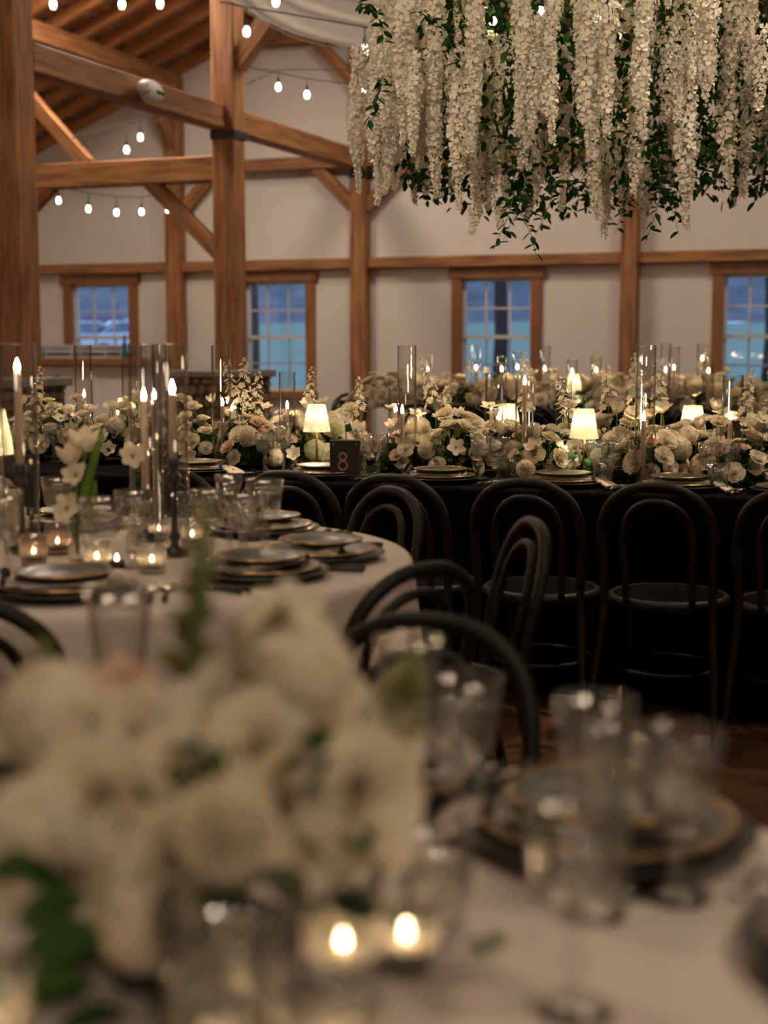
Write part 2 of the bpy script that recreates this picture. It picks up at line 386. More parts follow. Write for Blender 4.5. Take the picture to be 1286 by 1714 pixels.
# posts
pm = bt('timber_post', (-.03, 4.17, 1.0), (-.03, 4.17, roof_z(0)), .28, .28, 'free-standing square timber post rising from the stone pier with grey cap', 'post')
pl = bt('timber_post', (-.27, 8.0, 1.0), (-.27, 8.0, roof_z(-.3)), .30, .30, 'tall square timber post at the left edge of the room', 'post')
bt('timber_post', (-3.1, 4.17, 0), (-3.1, 4.17, roof_z(-3.1)), .22, .22, 'timber post standing behind the big left-edge post', 'post')
bt('timber_post', (.015, .13, 0), (.015, .13, 6.3), .23, .24, 'timber wall post between the second and third windows', 'post')
bt('timber_post', (-2.89, .13, 0), (-2.89, .13, 5.15), .23, .24, 'timber wall post between the first and second windows', 'post')
bt('timber_post', (3.8, .13, 0), (3.8, .13, 7.7), .22, .24, 'timber wall post below the hanging flowers, right of the third window', 'post')
bt('timber_post', (7.6, .13, 0), (7.6, .13, 6.2), .23, .24, 'timber wall post beyond the fourth window', 'post')
# rails and beams on the wall
bt('wall_rail', (A0, .09, 2.42), (A1, .09, 2.42), .16, .15, 'long horizontal timber rail above all the windows', 'rail')
bt('tie_beam', (-5.6, .12, 3.82), (1.35, .12, 3.82), .2, .17, 'horizontal timber beam across the far wall at mid height', 'beam')
bt('tie_beam', (1.35, .12, 3.82), (7.6, .12, 3.82), .2, .17, 'far-wall timber beam running behind the hanging flowers', 'beam')
bt('collar_beam', (-2.9, .12, 5.55), (6.0, .12, 5.55), .2, .18, 'topmost horizontal timber beam on the far wall below the white drape', 'beam')
# frame beams
bt('tie_beam', (-5.8, 4.17, 3.26), (-.16, 4.17, 3.26), .24, .28, 'thick horizontal timber beam meeting the free-standing post from the left', 'beam')

bt('aisle_beam', (-.22, 7.86, 3.81), (.02, .25, 3.81), .22, .26, 'long timber beam receding from the left post to the far wall', 'beam')
bt('purlin_beam', (-2.88, 7.8, 5.06), (-2.88, .25, 5.06), .2, .24, 'upper timber purlin receding under the rafters at top left', 'beam')
# braces
def brace(a, b, label, w=.13, h=.17, m='timber_h'): return bt('knee_brace', a, b, w, h, label, 'brace')
brace((-.1, 4.17, 2.27), (-1.08, 4.17, 3.2), 'diagonal timber brace under the thick beam left of the free-standing post', .14, .17)
brace((-3.0, 4.17, 2.62), (-2.35, 4.17, 3.16), 'short timber brace beside the left post under the thick beam')
brace((-3.05, 4.17, 4.62), (-1.85, 4.17, 3.38), 'diagonal timber strut leaning down onto the thick beam at left')
brace((.08, 4.17, 4.38), (.9, 4.17, 5.3), 'timber brace rising right from the free-standing post to the drape', .2, .2)
brace((-.06, .12, 3.18), (-.66, .12, 3.78), 'lower left timber brace of the second wall post')
brace((.10, .12, 3.18), (.70, .12, 3.78), 'lower right timber brace of the second wall post')
brace((-.06, .12, 4.88), (-.66, .12, 5.48), 'upper left timber brace of the second wall post below the drape')
brace((.10, .12, 4.88), (.70, .12, 5.48), 'upper right timber brace of the second wall post by the flowers')
brace((-2.8, .12, 3.18), (-2.25, .12, 3.76), 'timber brace of the first wall post glimpsed under the thick beam')
brace((-2.88, .2, 4.15), (-2.88, 1.05, 5.0), 'timber brace from the first wall post up to the upper purlin')
def bracket(a, b, z, label, w=.31):
    mb = MB(); mb.box((0, 0, 0), (w, w, .10), bevel=.008)
    o = link('iron_bracket', mb.mesh('iron_bracket', 'bracket', False), loc=BF(a, b, z), rz=-YAW); tag(o, label, 'bracket')
bracket(-.03, 4.17, 3.62, 'black iron band round the free-standing post under the receding beam')
bracket(.015, .13, 3.63, 'small black iron band on the second wall post under the beam end', .27)

# roof: tin over spaced boards over rafters
def roof_side(nm, s_):
    mb = MB(); ax0, ax1 = (A0 - .3, RIDGE) if s_ < 0 else (RIDGE, A1 + .3)
    v = []
    for off in (.135, .165):
        for a, b in ((ax0, -.3), (ax1, -.3), (ax1, 22.4), (ax0, 22.4)): v.append((a, -b, roof_z(a) + off))
    mb.add(v, [(0, 1, 2, 3), (7, 6, 5, 4), (0, 4, 5, 1), (1, 5, 6, 2), (2, 6, 7, 3), (3, 7, 4, 0)])
    return struct(nm, mb.mesh(nm, 'tin', False), loc=P0, rz=-YAW)
roof_side('ceiling', -1); roof_side('ceiling_right', 1)
mb = MB(); a = A0
while a < RIDGE - .2:
    for b0, b1 in ((0, 11.0), (11.02, 22.2)):
        w_ = .20; v = []
        for off in (.10, .125):
            for aa, b in ((a, b0), (a + w_, b0), (a + w_, b1), (a, b1)): v.append((aa, -b, roof_z(aa) + off))
        mb.add(v, [(0, 3, 2, 1), (4, 5, 6, 7), (0, 1, 5, 4), (1, 2, 6, 5), (2, 3, 7, 6), (3, 0, 4, 7)])
    a += .31
struct('ceiling_boards', mb.mesh('ceiling_boards', 'sheath', False), loc=P0, rz=-YAW)
ORD = 'first second third fourth fifth sixth seventh eighth ninth tenth eleventh twelfth thirteenth fourteenth fifteenth sixteenth seventeenth eighteenth'.split()
for i in range(18):
    b = .15 + .62 * i
    if i == 0: b = .1
    timber('rafter', BF(A0, b, roof_z(A0) + .02), BF(RIDGE, b, roof_z(RIDGE) + .02), .09, .16,
           'sloping timber rafter under the tin roof, ' + ORD[i] + ' from the far wall', 'rafter', 'rafters under the roof at top left', m='rafter')

# stone piers
def pier(b, a0, a1, z1, dep, label, seed):
    t = thing('stone_pier', label, 'pier', BF((a0 + a1) / 2, b, 0), -YAW); w = a1 - a0; rnd = random.Random(seed)
    core = MB(); core.box((0, 0, z1 / 2 - .04), (w, dep, z1 - .08)); link('core', core.mesh('pier_core', 'mortar', False), parent=t)
    st = MB()
    for face in range(4):
        L_ = w if face % 2 == 0 else dep; z = .03
        while z < z1 - .12:
            x = -L_ / 2; hh = rnd.uniform(.07, .14)
            while x < L_ / 2 - .03:
                ww = min(rnd.uniform(.08, .2), L_ / 2 - x); n = 7; cx, cz = x + ww / 2, z + hh / 2
                pr = [((math.cos(2 * PI * k / n + rnd.uniform(-.2, .2))) * ww * .49, math.sin(2 * PI * k / n + rnd.uniform(-.2, .2)) * hh * .5) for k in range(n)]
                d = rnd.uniform(.02, .05); off = (dep if face % 2 == 0 else w) / 2 - .01
                v = [(cx + p * 1.05, off, cz + q * 1.05) for p, q in pr] + [(cx + p * .8, off + d, cz + q * .8) for p, q in pr] + [(cx, off + d * 1.2, cz)]
                st.add(v, [(k, k + n, (k + 1) % n + n, (k + 1) % n) for k in range(n)] + [(k + n, 2 * n, (k + 1) % n + n) for k in range(n)], X=Matrix.Rotation(face * PI / 2, 4, 'Z'))
                x += ww
            z += hh
    link('fieldstones', st.mesh('fieldstones', 'stone', False), parent=t)
    cp = MB(); cp.box((0, 0, z1 - .04), (w + .12, dep + .14, .08), bevel=.01); link('cap', cp.mesh('pier_cap', 'capstone', False), parent=t)
pier(4.17, -.52, .27, 1.0, .8, 'fieldstone pier with grey slab cap under the free-standing post', 4)
pier(8.0, -.88, -.06, .99, .8, 'fieldstone pier at left under the left-edge post', 7)

# bar counter before the first window
ab0, _ = on_plane(-60, 600, 1.3); ab1, zb = on_plane(250, 600, 1.3)
t = thing('bar_counter', 'white panelled bar with a dark wood top under the first window', 'bar counter', BF((ab0 + ab1) / 2, 1.3, 0), -YAW)
w = ab1 - ab0
mb = MB(); mb.box((0, .3, zb - .055), (w, .75, .11), bevel=.012); link('counter_top', mb.mesh('bar_top', 'casing', False), parent=t)
mb = MB(); mb.box((-.05, .33, (zb - .11) / 2), (w - .16, .55, zb - .11))
for i in range(5): mb.box((-w / 2 + .35 + i * (w - .4) / 4.4, .045, .5), (.06, .03, .8))
link('front_panel', mb.mesh('bar_panel', 'plaster', False), parent=t)
rnd = random.Random(5)
M['rack'] = mat('rack', (.50, .48, .47), .5); M['rack_panel'] = glass_mat('rack_panel', (.8, .8, .8), (.5, .5, .5), 1.5, .15, body=.35)
tumb = MB(); tumb.lathe([(.028, 0), (.034, .11), (.031, .11), (.026, .006)], 10, cap=False)
tumb_me = tumb.mesh('rack_tumbler', 'crystal')
for i, (px, lab) in enumerate([(62, 'clear glass rack of tumblers on the bar, leftmost of three'), (112, 'clear glass rack of tumblers in the middle of the bar'), (168, 'clear glass rack of tumblers on the bar beside the blue bottle')]):
    aa, _ = on_plane(px, 590, 1.1)
    r = thing('glass_rack', lab, 'glass rack', BF(aa, 1.1, zb), -YAW)
    mb = MB()
    for z in (.012, .10, .17):
        for sx in (-1, 1): mb.box((sx * .21, 0, z), (.012, .42, .04)); mb.box((0, sx * .21, z), (.42, .012, .04))
    for sx in (-1, 1):
        for sy in (-1, 1): mb.box((sx * .21, sy * .21, .09), (.018, .018, .18))
    mb.box((0, 0, .006), (.42, .42, .01)); link('rack_frame', mb.mesh('rack_frame', M['rack'], False), parent=r)
    mb = MB()
    for sx in (-1, 1): mb.box((sx * .205, 0, .09), (.004, .40, .15)); mb.box((0, sx * .205, .09), (.40, .004, .15))
    link('side_panels', mb.mesh('rack_panels', M['rack_panel'], False), parent=r)
    for u_ in (-.14, -.05, .05, .14):
        for v_ in (-.14, 0, .14): link('tumbler', tumb_me, parent=r, loc=(u_, v_, .02), sc=1.1)
aa, _ = on_plane(209, 590, 1.15)
t = thing('bottle', 'teal blue bottle standing at the right of the bar racks', 'bottle', BF(aa, 1.15, zb), -YAW)
mb = MB(); mb.lathe([(.045, 0), (.048, .02), (.048, .17), (.02, .23), (.016, .30)], 14)
M['teal'] = mat('teal', (.03, .10, .13), .2); link('body', mb.mesh('bottle_body', 'teal'), parent=t)
mb = MB(); mb.lathe([(.018, .295), (.018, .325)], 12); link('cap', mb.mesh('bottle_cap', 'black_metal'), parent=t)

# oval emergency light on the receding beam
t = thing('emergency_light', 'white oval light fixture mounted on the long receding beam', 'light fixture', at_y(252, 153, 14.55), -YAW)
mb = MB(); mb.ball((0, 0, 0), .11, 20, 12, sc=(.8, 2.1, 1.0)); link('housing', mb.mesh('housing', 'plastic'), parent=t)
mb = MB(); mb.box((.08, .05, -.01), (.03, .16, .03), bevel=.006); link('lens', mb.mesh('lens', 'bracket'), parent=t)
mb = MB(); mb.ball((.06, -.20, .0), .055, 12, 8); link('lamp_head', mb.mesh('lamp_head', 'plastic'), parent=t)

# ------------------------------------------------------------------ outdoors
mb = MB(); nx, ny = 24, 16; v = []; fs = []
for j in range(ny + 1):
    for i in range(nx + 1):
        x = -60 + 120 * i / nx; y = .3 + 90 * j / ny; z = -.25 + 3.3 * (j / ny) + .12 * math.sin(i * 1.3 + j)
        v.append((x, y, z))
for j in range(ny):
    for i in range(nx): k = j * (nx + 1) + i; fs.append((k, k + 1, k + nx + 2, k + nx + 1))
mb.add(v, fs); struct('ground_outside', mb.mesh('ground_outside', 'grass'), loc=P0, rz=-YAW)
mb = MB(); v = []; fs = []; rnd = random.Random(9)
for i in range(61):
    x = -120 + 4 * i
    for j in range(5): v.append((x, 88 + j * 14, 2.6 + j * 4.5 + rnd.uniform(-.4, .6)))
for i in range(60):
    for j in range(4): k = i * 5 + j; fs.append((k, k + 5, k + 6, k + 1))
mb.add(v, fs); struct('hill_outside', mb.mesh('hill_outside', 'hill'), loc=P0, rz=-YAW)
def terrain(y): return -.25 + 3.3 * (y - .3) / 90
def bare_tree(px, Yd, r, label, h=11):
    p = column(px, Yd, 0); by = (p - P0).dot(V); z0 = terrain(by) - .15; rnd = random.Random(px)
    t = thing('tree', label, 'tree', (p.x, p.y, z0)); mb = MB()
    mb.tube([(0, 0, 0), (r * .2, 0, 1.5), (-r * .2, .1, 4), (.1, 0, h)], [r * 1.25, r, r * .85, r * .3], 10); link('trunk', mb.mesh('trunk', 'bark'), parent=t)
    mb = MB()
    for k in range(14):
        z = 2.6 + k * .55; a = rnd.uniform(0, 2 * PI); L_ = rnd.uniform(1.2, 3)
        mb.tube([(0, 0, z), (math.cos(a) * L_ * .5, math.sin(a) * L_ * .5, z + .5), (math.cos(a) * L_, math.sin(a) * L_, z + 1.4)], [r * .3, r * .2, r * .05], 6)
    link('branches', mb.mesh('branches', 'bark'), parent=t)
bare_tree(836, 33, .16, 'dark tree trunk outside the third window')
bare_tree(424, 34, .14, 'dark tree trunk at the left of the second window')
bare_tree(1290, 31, .2, 'dark tree trunk outside the fourth window')
def car(px, Yd, body, rz, label, s=1.0):
    p = column(px, Yd, 0); by = (p - P0).dot(V); z0 = terrain(by) + .02
    t = thing('car', label, 'car', (p.x, p.y, z0), rz, sc=s)
    prof = [(-2.2, .35), (-2.25, .75), (-2.1, .95), (-1.5, 1.02), (-.9, 1.45), (.6, 1.48), (1.25, 1.02), (2.05, .9), (2.25, .65), (2.2, .35)]
    mb = MB(); n = len(prof); v = []
    for y, k in ((-.85, 0), (-.9, .0), (.9, 0), (.85, 0)): v += [(x, y * (1 if z < 1.1 else .82), z) for x, z in prof]
    fs = [(q * n + i, q * n + (i + 1) % n, (q + 1) * n + (i + 1) % n, (q + 1) * n + i) for q in range(3) for i in range(n)]
    fs += [tuple(range(n)), tuple(range(4 * n - 1, 3 * n - 1, -1))]
    mb.add(v, fs); link('body', mb.mesh('car_body', body, False), parent=t)
    mb = MB()
    for sy in (-1, 1): mb.add([(-1.4, sy * .86, 1.04), (-.85, sy * .765, 1.38), (.55, sy * .765, 1.4), (1.1, sy * .86, 1.04)], [(0, 1, 2, 3)])
    for x0, x1 in ((1.24, .66), (-1.5, -.96)): mb.add([(x0, -.72, 1.06), (x0, .72, 1.06), (x1, .64, 1.42), (x1, -.64, 1.42)], [(0, 1, 2, 3)], X=Matrix.Translation((.02 if x0 > 0 else -.02, 0, .02)))
    link('windows', mb.mesh('car_windows', 'car_glass', False), parent=t)
    wm = MB(); wm.lathe([(.0, -.1), (.33, -.1), (.34, 0), (.33, .1), (0, .1)], 18, X=Matrix.Rotation(PI / 2, 4, 'X')); wme = wm.mesh('wheel', 'tyre')
    for x in (-1.4, 1.4):
        for y in (-.82, .82): link('wheel', wme, parent=t, loc=(x, y, .34))
car(186, 56, 'car_red', math.radians(165), 'dark red car parked outside the first window')
car(132, 50, 'car_white', math.radians(25), 'white car at the left of the first window view')
car(236, 50, 'car_white', math.radians(20), 'white car at the right edge of the first window view')
car(165, 66, 'car_blue', math.radians(10), 'pale blue van parked behind the red car', 1.25)

# ------------------------------------------------------------------ string lights
bm_ = MB(); bm_.lathe([(.0, -.085), (.018, -.08), (.028, -.055), (.027, -.03), (.014, -.005), (.012, 0)], 12); bulb_me = bm_.mesh('light_bulb', 'bulb')
bs_ = MB(); bs_.lathe([(.014, -.005), (.015, .045), (.006, .055)], 10); sock_me = bs_.mesh('socket', 'cable')
def string(label, Y0, Y1, pts, bulbs, drop=.13, sc=1.0):
    """pts: cable pixels; bulbs: bulb-centre pixels, hung from the cable"""
    x0, x1 = pts[0][0], pts[-1][0]
    def yy(px): return Y0 + (Y1 - Y0) * (px - x0) / (x1 - x0)
    P = [at_y(px, py, yy(px)) for px, py in pts]
    t = thing('string_light', label, 'string lights', P[0]); o = P[0]; mb = MB()
    fine = []
    for k in range(len(P) - 1):
        for i in range(6): fine.append(P[k].lerp(P[k + 1], i / 6) - o)
    fine.append(P[-1] - o); mb.tube(fine, .006, 5)
    for bx, by in bulbs:
        c = at_y(bx, by, yy(bx)) + Vector((0, 0, .04))
        # cable height above this bulb
        for k in range(len(pts) - 1):
            if pts[k][0] <= bx <= pts[k + 1][0]:
                f = (bx - pts[k][0]) / (pts[k + 1][0] - pts[k][0]); top = P[k].lerp(P[k + 1], f)
                mb.tube([top - o, c + Vector((0, 0, .05)) - o], .005, 5)
        b = link('light_bulb', bulb_me, parent=t, loc=c - o, sc=sc); link('socket', sock_me, parent=b)
    link('cable', mb.mesh('cable', 'cable'), parent=t)
string('festoon string of five glowing bulbs hanging low at left by the wall', 19.0, 19.5, [(60, 300), (98, 312), (148, 323), (195, 329), (237, 330), (290, 322), (330, 305)],
       [(98, 335), (148, 349), (195, 355), (237, 354), (281, 350)])
string('festoon string under the rafters with two bulbs above the thick beam', 16.5, 17.2, [(134, 244), (212, 225), (240, 210), (300, 190)], [(212, 250)])
string('upper festoon string crossing behind the receding beam toward the far wall', 16.5, 19.0, [(120, 232), (235, 200), (318, 172), (347, 170), (410, 142), (466, 117), (530, 116), (597, 118)], [(235, 229), (343, 207)])
string('festoon string with bulbs against the far wall below the drape', 16.5, 15.2, [(408, 111), (466, 122), (515, 132), (610, 143), (690, 150)], [(466, 145), (514, 158), (610, 147), (672, 180)])
string('festoon string below the white drape nearest the hanging flowers', 12.2, 11.4, [(368, 3), (413, 12), (500, 26), (615, 46), (650, 55)], [(413, 52), (611, 83)])
string('festoon string along the top edge of the picture', 11.5, 12.2, [(30, -22), (89, -18), (204, -20), (268, -19), (370, -17), (462, -22), (500, -25)], [(89, 6), (204, 6), (268, 5), (462, 2)])
string('festoon string glimpsed behind the sheer white drape', 15.2, 14.8, [(470, -4), (530, 20), (598, 26), (640, 30)], [(500, 25), (530, 46), (598, 50)])

# ------------------------------------------------------------------ white drape
t = thing('ceiling_drape', 'sheer white fabric swagged across the roof at the top', 'drape', at_y(375, -5, 13.4))
o = Vector(t.location); low = [(366, -14), (400, 10), (440, 38), (490, 62), (540, 76), (590, 86), (640, 92), (720, 92)]
mb = MB(); v = []; fs = []; NU, NV = 56, 60
def lowpt(s):
    x = s * (len(low) - 1); k = min(int(x), len(low) - 2); f = x - k
    px = low[k][0] + (low[k + 1][0] - low[k][0]) * f; py = low[k][1] + (low[k + 1][1] - low[k][1]) * f
    return at_y(px, py, 13.4 - .5 * s)
for j in range(NV + 1):
    w_ = j / NV
    for i in range(NU + 1):
        s = i / NU; p = lowpt(s) + Vector((.5 * w_, -.9 * w_ - .25 * math.sin(PI * w_), 1.35 * w_ * (1 - .25 * s)))
        p += Vector((0, .045, .05)) * math.sin(w_ * 52 + 1.5 * math.sin(s * 3)) * (.5 + .5 * s)
        v.append(p - o)
for j in range(NV):
    for i in range(NU): k = j * (NU + 1) + i; fs.append((k, k + 1, k + NU + 2, k + NU + 1))
mb.add(v, fs); link('fabric_panel', mb.mesh('fabric_panel', 'drape'), parent=t)
hm = MB(); hm.tube([lowpt(i / 40) - o for i in range(41)], .006, 5); link('hem', hm.mesh('drape_hem', 'drape'), parent=t)

# ------------------------------------------------------------------ tablecloths
TZ = .76
T8O = Vector((.55, 5.1, 0)); TCO = Vector((1.19, 10.7, 0))
def T8(t, w, z=TZ): return T8O + t * U + w * V + Vector((0, 0, z))
def t8px(px, w, z=TZ):
    """point of the long table on pixel column px, w metres in from its front edge"""
    r = ray(px, 700); k = r.x / r.y      # near the horizon a column is a vertical plane through the lens
    t = (k * (5.1 + .94 * w) - .55 - .342 * w) / (.94 + .342 * k)
    return T8(t, w, z)
def tcpx(px, w, z=TZ):
    r = ray(px, 640); k = r.x / r.y
    t = (k * (10.7 + .94 * w) - 1.19 - .342 * w) / (.94 + .342 * k)
    return TCO + t * U + w * V + Vector((0, 0, z))
def long_cloth(o, t0, t1, wid, label):
    t = thing('tablecloth', label, 'tablecloth', o + ((t0 + t1) / 2) * U + wid / 2 * V, -YAW); L_ = t1 - t0
    per = []; n = int(L_ / .05)
    e = .03
    def side(a, b, k): return [(a[0] + (b[0] - a[0]) * i / k, a[1] + (b[1] - a[1]) * i / k) for i in range(k)]
    hx, hy = L_ / 2, wid / 2; ns = int(wid / .05)
    per = side((-hx, -hy), (hx, -hy), n) + side((hx, -hy), (hx, hy), ns) + side((hx, hy), (-hx, hy), n) + side((-hx, hy), (-hx, -hy), ns)
    m = len(per); v = []; fs = []; zs = [TZ, TZ - .004, TZ - .02, TZ - .15, TZ - .4, .02]
    for q, z in enumerate(zs):
        for i, (x, y) in enumerate(per):
            g = (0, .6, 1, 1, 1, 1)[q] * .012
            fold = (0, 0, .0, .008, .018, .03)[q] * (math.sin(i * .55) + .6 * math.sin(i * .23 + 1))
            dx = (1 if x >= hx - 1e-6 else -1 if x <= -hx + 1e-6 else 0); dy = (1 if y >= hy - 1e-6 else -1 if y <= -hy + 1e-6 else 0)
            v.append((x + dx * (g + fold), y + dy * (g + fold), z))
    for q in range(len(zs) - 1):
        for i in range(m): j = (i + 1) % m; fs.append((q * m + i, (q + 1) * m + i, (q + 1) * m + j, q * m + j))
    fs.append(tuple(range(m)))
    mb = MB(); mb.add(v, fs); link('cloth', mb.mesh('long_cloth', 'black_cloth'), parent=t); return t
long_cloth(T8O, -3.4, 2.2, 1.2, 'black floor-length tablecloth on the long table with the number sign')
long_cloth(TCO, -.95, 5.2, 1.1, 'black tablecloth on the farther long table by the windows')
def round_cloth(c, R, z, label, seed):
    t = thing('tablecloth', label, 'tablecloth', (c[0], c[1], 0)); n = 168; rows = []
    for r in (0.0, .25, .5, .75, .9, .97, 1.0): rows.append((R * r, z, 0))
    rows += [(R + .006, z - .004, 0), (R + .011, z - .012, 0), (R + .013, z - .03, .1), (R + .016, z - .10, .35), (R + .025, z - .25, .7), (R + .045, z - .5, 1), (R + .06, .02, 1.2)]
    v = []; fs = []; rnd = random.Random(seed); ph = [rnd.uniform(0, 6.28) for _ in range(4)]
    for r, zz, a in rows:
        for i in range(n):
            th = 2 * PI * i / n
            f = (.55 * math.sin(14 * th + ph[0] + .8 * math.sin(3 * th)) + .3 * math.sin(23 * th + ph[1]) + .25 * math.sin(7 * th + ph[2])) * .028 * a
            v.append(((r + f) * math.cos(th), (r + f) * math.sin(th), zz))
    for q in range(len(rows) - 1):
        for i in range(n): j = (i + 1) % n; fs.append((q * n + i, q * n + j, (q + 1) * n + j, (q + 1) * n + i) if False else (q * n + i, (q + 1) * n + i, (q + 1) * n + j, q * n + j))
    mb = MB(); mb.add(v, fs); link('cloth', mb.mesh('round_cloth', 'white_cloth'), parent=t); return t
BC = Vector((-.73, 3.5, 0)); BR = .80
AC = Vector((-.30, .95, 0)); AR = .90
round_cloth(BC, BR - .01, TZ, 'white floor-length cloth on the round table in the middle distance', 3)
round_cloth(AC, AR - .01, TZ, 'white cloth on the blurred table in the foreground', 8)

# ------------------------------------------------------------------ bentwood chairs
def bez(P, n=8):
    """Catmull-Rom through the points"""
    P = [Vector(p) for p in P]; out = []; Q = [P[0] * 2 - P[1]] + P + [P[-1] * 2 - P[-2]]
    for i in range(1, len(Q) - 2):
        for k in range(n):
            t = k / n; a, b, c, d = Q[i - 1], Q[i], Q[i + 1], Q[i + 2]
            out.append(.5 * ((2 * b) + (c - a) * t + (2 * a - 5 * b + 4 * c - d) * t * t + (3 * b - a - 3 * c + d) * t ** 3))
    out.append(P[-1]); return out
def make_chair():
    t = thing('bentwood_chair', '', 'chair')
    half = [(.205, -.30, 0), (.19, -.235, .22), (.172, -.19, .44), (.174, -.20, .56), (.178, -.225, .68), (.152, -.25, .775), (.082, -.265, .830)]
    pts = half + [(0, -.268, .843)] + [(-x, y, z) for x, y, z in reversed(half)]
    c = bez(pts, 7); mb = MB(); mb.tube(c, [.0125 + .003 * min(1, max(0, (.5 - abs(i / (len(c) - 1) - .5)) * 3)) for i in range(len(c))], 10)
    link('back_hoop', mb.mesh('back_hoop', 'chair'), parent=t)
    half = [(.105, -.168, .455), (.108, -.188, .56), (.112, -.213, .66), (.090, -.235, .745), (.045, -.250, .785)]
    pts = half + [(0, -.253, .793)] + [(-x, y, z) for x, y, z in reversed(half)]
    mb = MB(); mb.tube(bez(pts, 6), .011, 9); link('inner_hoop', mb.mesh('inner_hoop', 'chair'), parent=t)
    mb = MB(); mb.lathe([(.0, .452), (.15, .452), (.178, .458), (.180, .466), (.165, .470), (0, .465)], 36, cap=False); link('seat', mb.mesh('seat', 'seat'), parent=t)
    mb = MB(); mb.lathe([(.172, .428), (.196, .430), (.203, .445), (.200, .462), (.188, .470), (.174, .464), (.170, .445), (.172, .428)], 40, cap=False)
    link('seat_ring', mb.mesh('seat_ring', 'chair'), parent=t)
    mb = MB(); mb.tube([(.168 * math.cos(k * PI / 16), .168 * math.sin(k * PI / 16) - .01, .225) for k in range(32)], .009, 8, closed=True)
    link('stretcher_ring', mb.mesh('stretcher_ring', 'chair'), parent=t)
    for s_ in (-1, 1):
        mb = MB(); mb.tube(bez([(s_ * .135, .125, .44), (s_ * .150, .145, .22), (s_ * .18, .19, 0)], 5), [.016] * 4 + [.0135] * 4 + [.012] * 3, 9)
        link('leg', mb.mesh('front_leg', 'chair'), parent=t)
    return t
chair0 = make_chair(); CH = 'black bentwood chair '
def chair(x, y, rz, label, group=None): return stack(chair0, (x, y, 0), rz, CH + label, group)
# row at the long table, facing it
for px, lab in ((285, 'at the long table behind the tall hurricane glasses'), (478, 'at the long table left of the number sign'), (664, 'at the long table just right of the number sign'),
                (878, 'at the middle of the long black table'), (1103, 'at the long table, third right of the number sign'), (1338, 'at the long table, cut by the right picture edge')):
    r = ray(px, 800); k = r.x / r.y; w = -.55
    t = (k * (5.1 + .94 * w) - .55 - .342 * w) / (.94 + .342 * k); p = T8(t, -.30, 0)
    chair(p.x, p.y, -YAW + {478: .03, 664: -.04, 878: .02, 1103: -.02}.get(px, 0), lab)
def round_chair(c, deg, r, lab, tw=0.0):
    a = math.radians(deg); x, y = c[0] + r * math.sin(a), c[1] - r * math.cos(a)
    chair(x, y, a + tw, lab)
round_chair(BC, 0, .85, 'at the round white table, at the lower left edge')
round_chair(BC, 49, .83, 'at the round table, its hoop slanting beside the white skirt', -.1)
round_chair(BC, 86, .84, 'at the round table seen side-on against the black cloth', .25)
round_chair(BC, 139, .82, 'at the far right side of the round white table', -.25)
round_chair(AC, 164, 1.07, 'nearest the camera, facing it from behind the foreground table', -.0)
round_chair(AC, 131, 1.19, 'just showing at the right edge beside the foreground table')
# far chairs
for px, w, rz, lab in ((515, -.1, 1.3, 'at the left end of the farther long table, facing right'), (560, 1.2, 2.6, 'behind the left end of the farther long table'), (446, -.6, -1.9, 'seen edge-on before the stone pier, left of the short glass'),
                       (716, -.28, -YAW, 'at the farther long table behind the tall hurricane glass'), (792, -.28, -YAW, 'at the farther long table below its candles'),
                       (905, -.28, -YAW, 'at the farther table behind the middle lamps'), (1040, -.28, -YAW, 'at the farther table left of the tall right hurricane'), (1180, -.28, -YAW, 'at the farther table near the right edge')):
    p = tcpx(px, w, 0); chair(p.x, p.y, rz, lab)

# ------------------------------------------------------------------ tableware prototypes
def parts_thing(name, cat, parts):
    t = thing(name, '', cat)
    for pn, me in parts: link(pn, me, parent=t)
    return t
def disc(prof, m, n=48, name='plate'): mb = MB(); mb.lathe(prof, n, cap=False); return mb.mesh(name, m)
def plate_prof(r, h=.018): return [(0, .002), (r * .6, .0), (r * .66, .003), (r, h - .003), (r + .0015, h), (r - .004, h + .001), (r * .70, .008), (r * .62, .005), (0, .006)]
def rim(r, h, name): mb = MB(); mb.tube([(r * math.cos(2 * PI * k / 48), r * math.sin(2 * PI * k / 48), h) for k in range(48)], .0016, 6, closed=True); return mb.mesh(name, 'gold')
charger0 = parts_thing('charger_plate', 'plate', [('plate_body', disc(plate_prof(.155, .02), 'plate_dark', name='charger'))])
dinner0 = parts_thing('dinner_plate', 'plate', [('plate_body', disc(plate_prof(.135, .02), 'plate_cream', name='dinner')), ('gold_rim', rim(.134, .0205, 'dinner_rim'))])
salad0 = parts_thing('salad_plate', 'plate', [('plate_body', disc(plate_prof(.102, .016), 'plate_green', name='salad')), ('gold_rim', rim(.101, .0168, 'salad_rim'))])
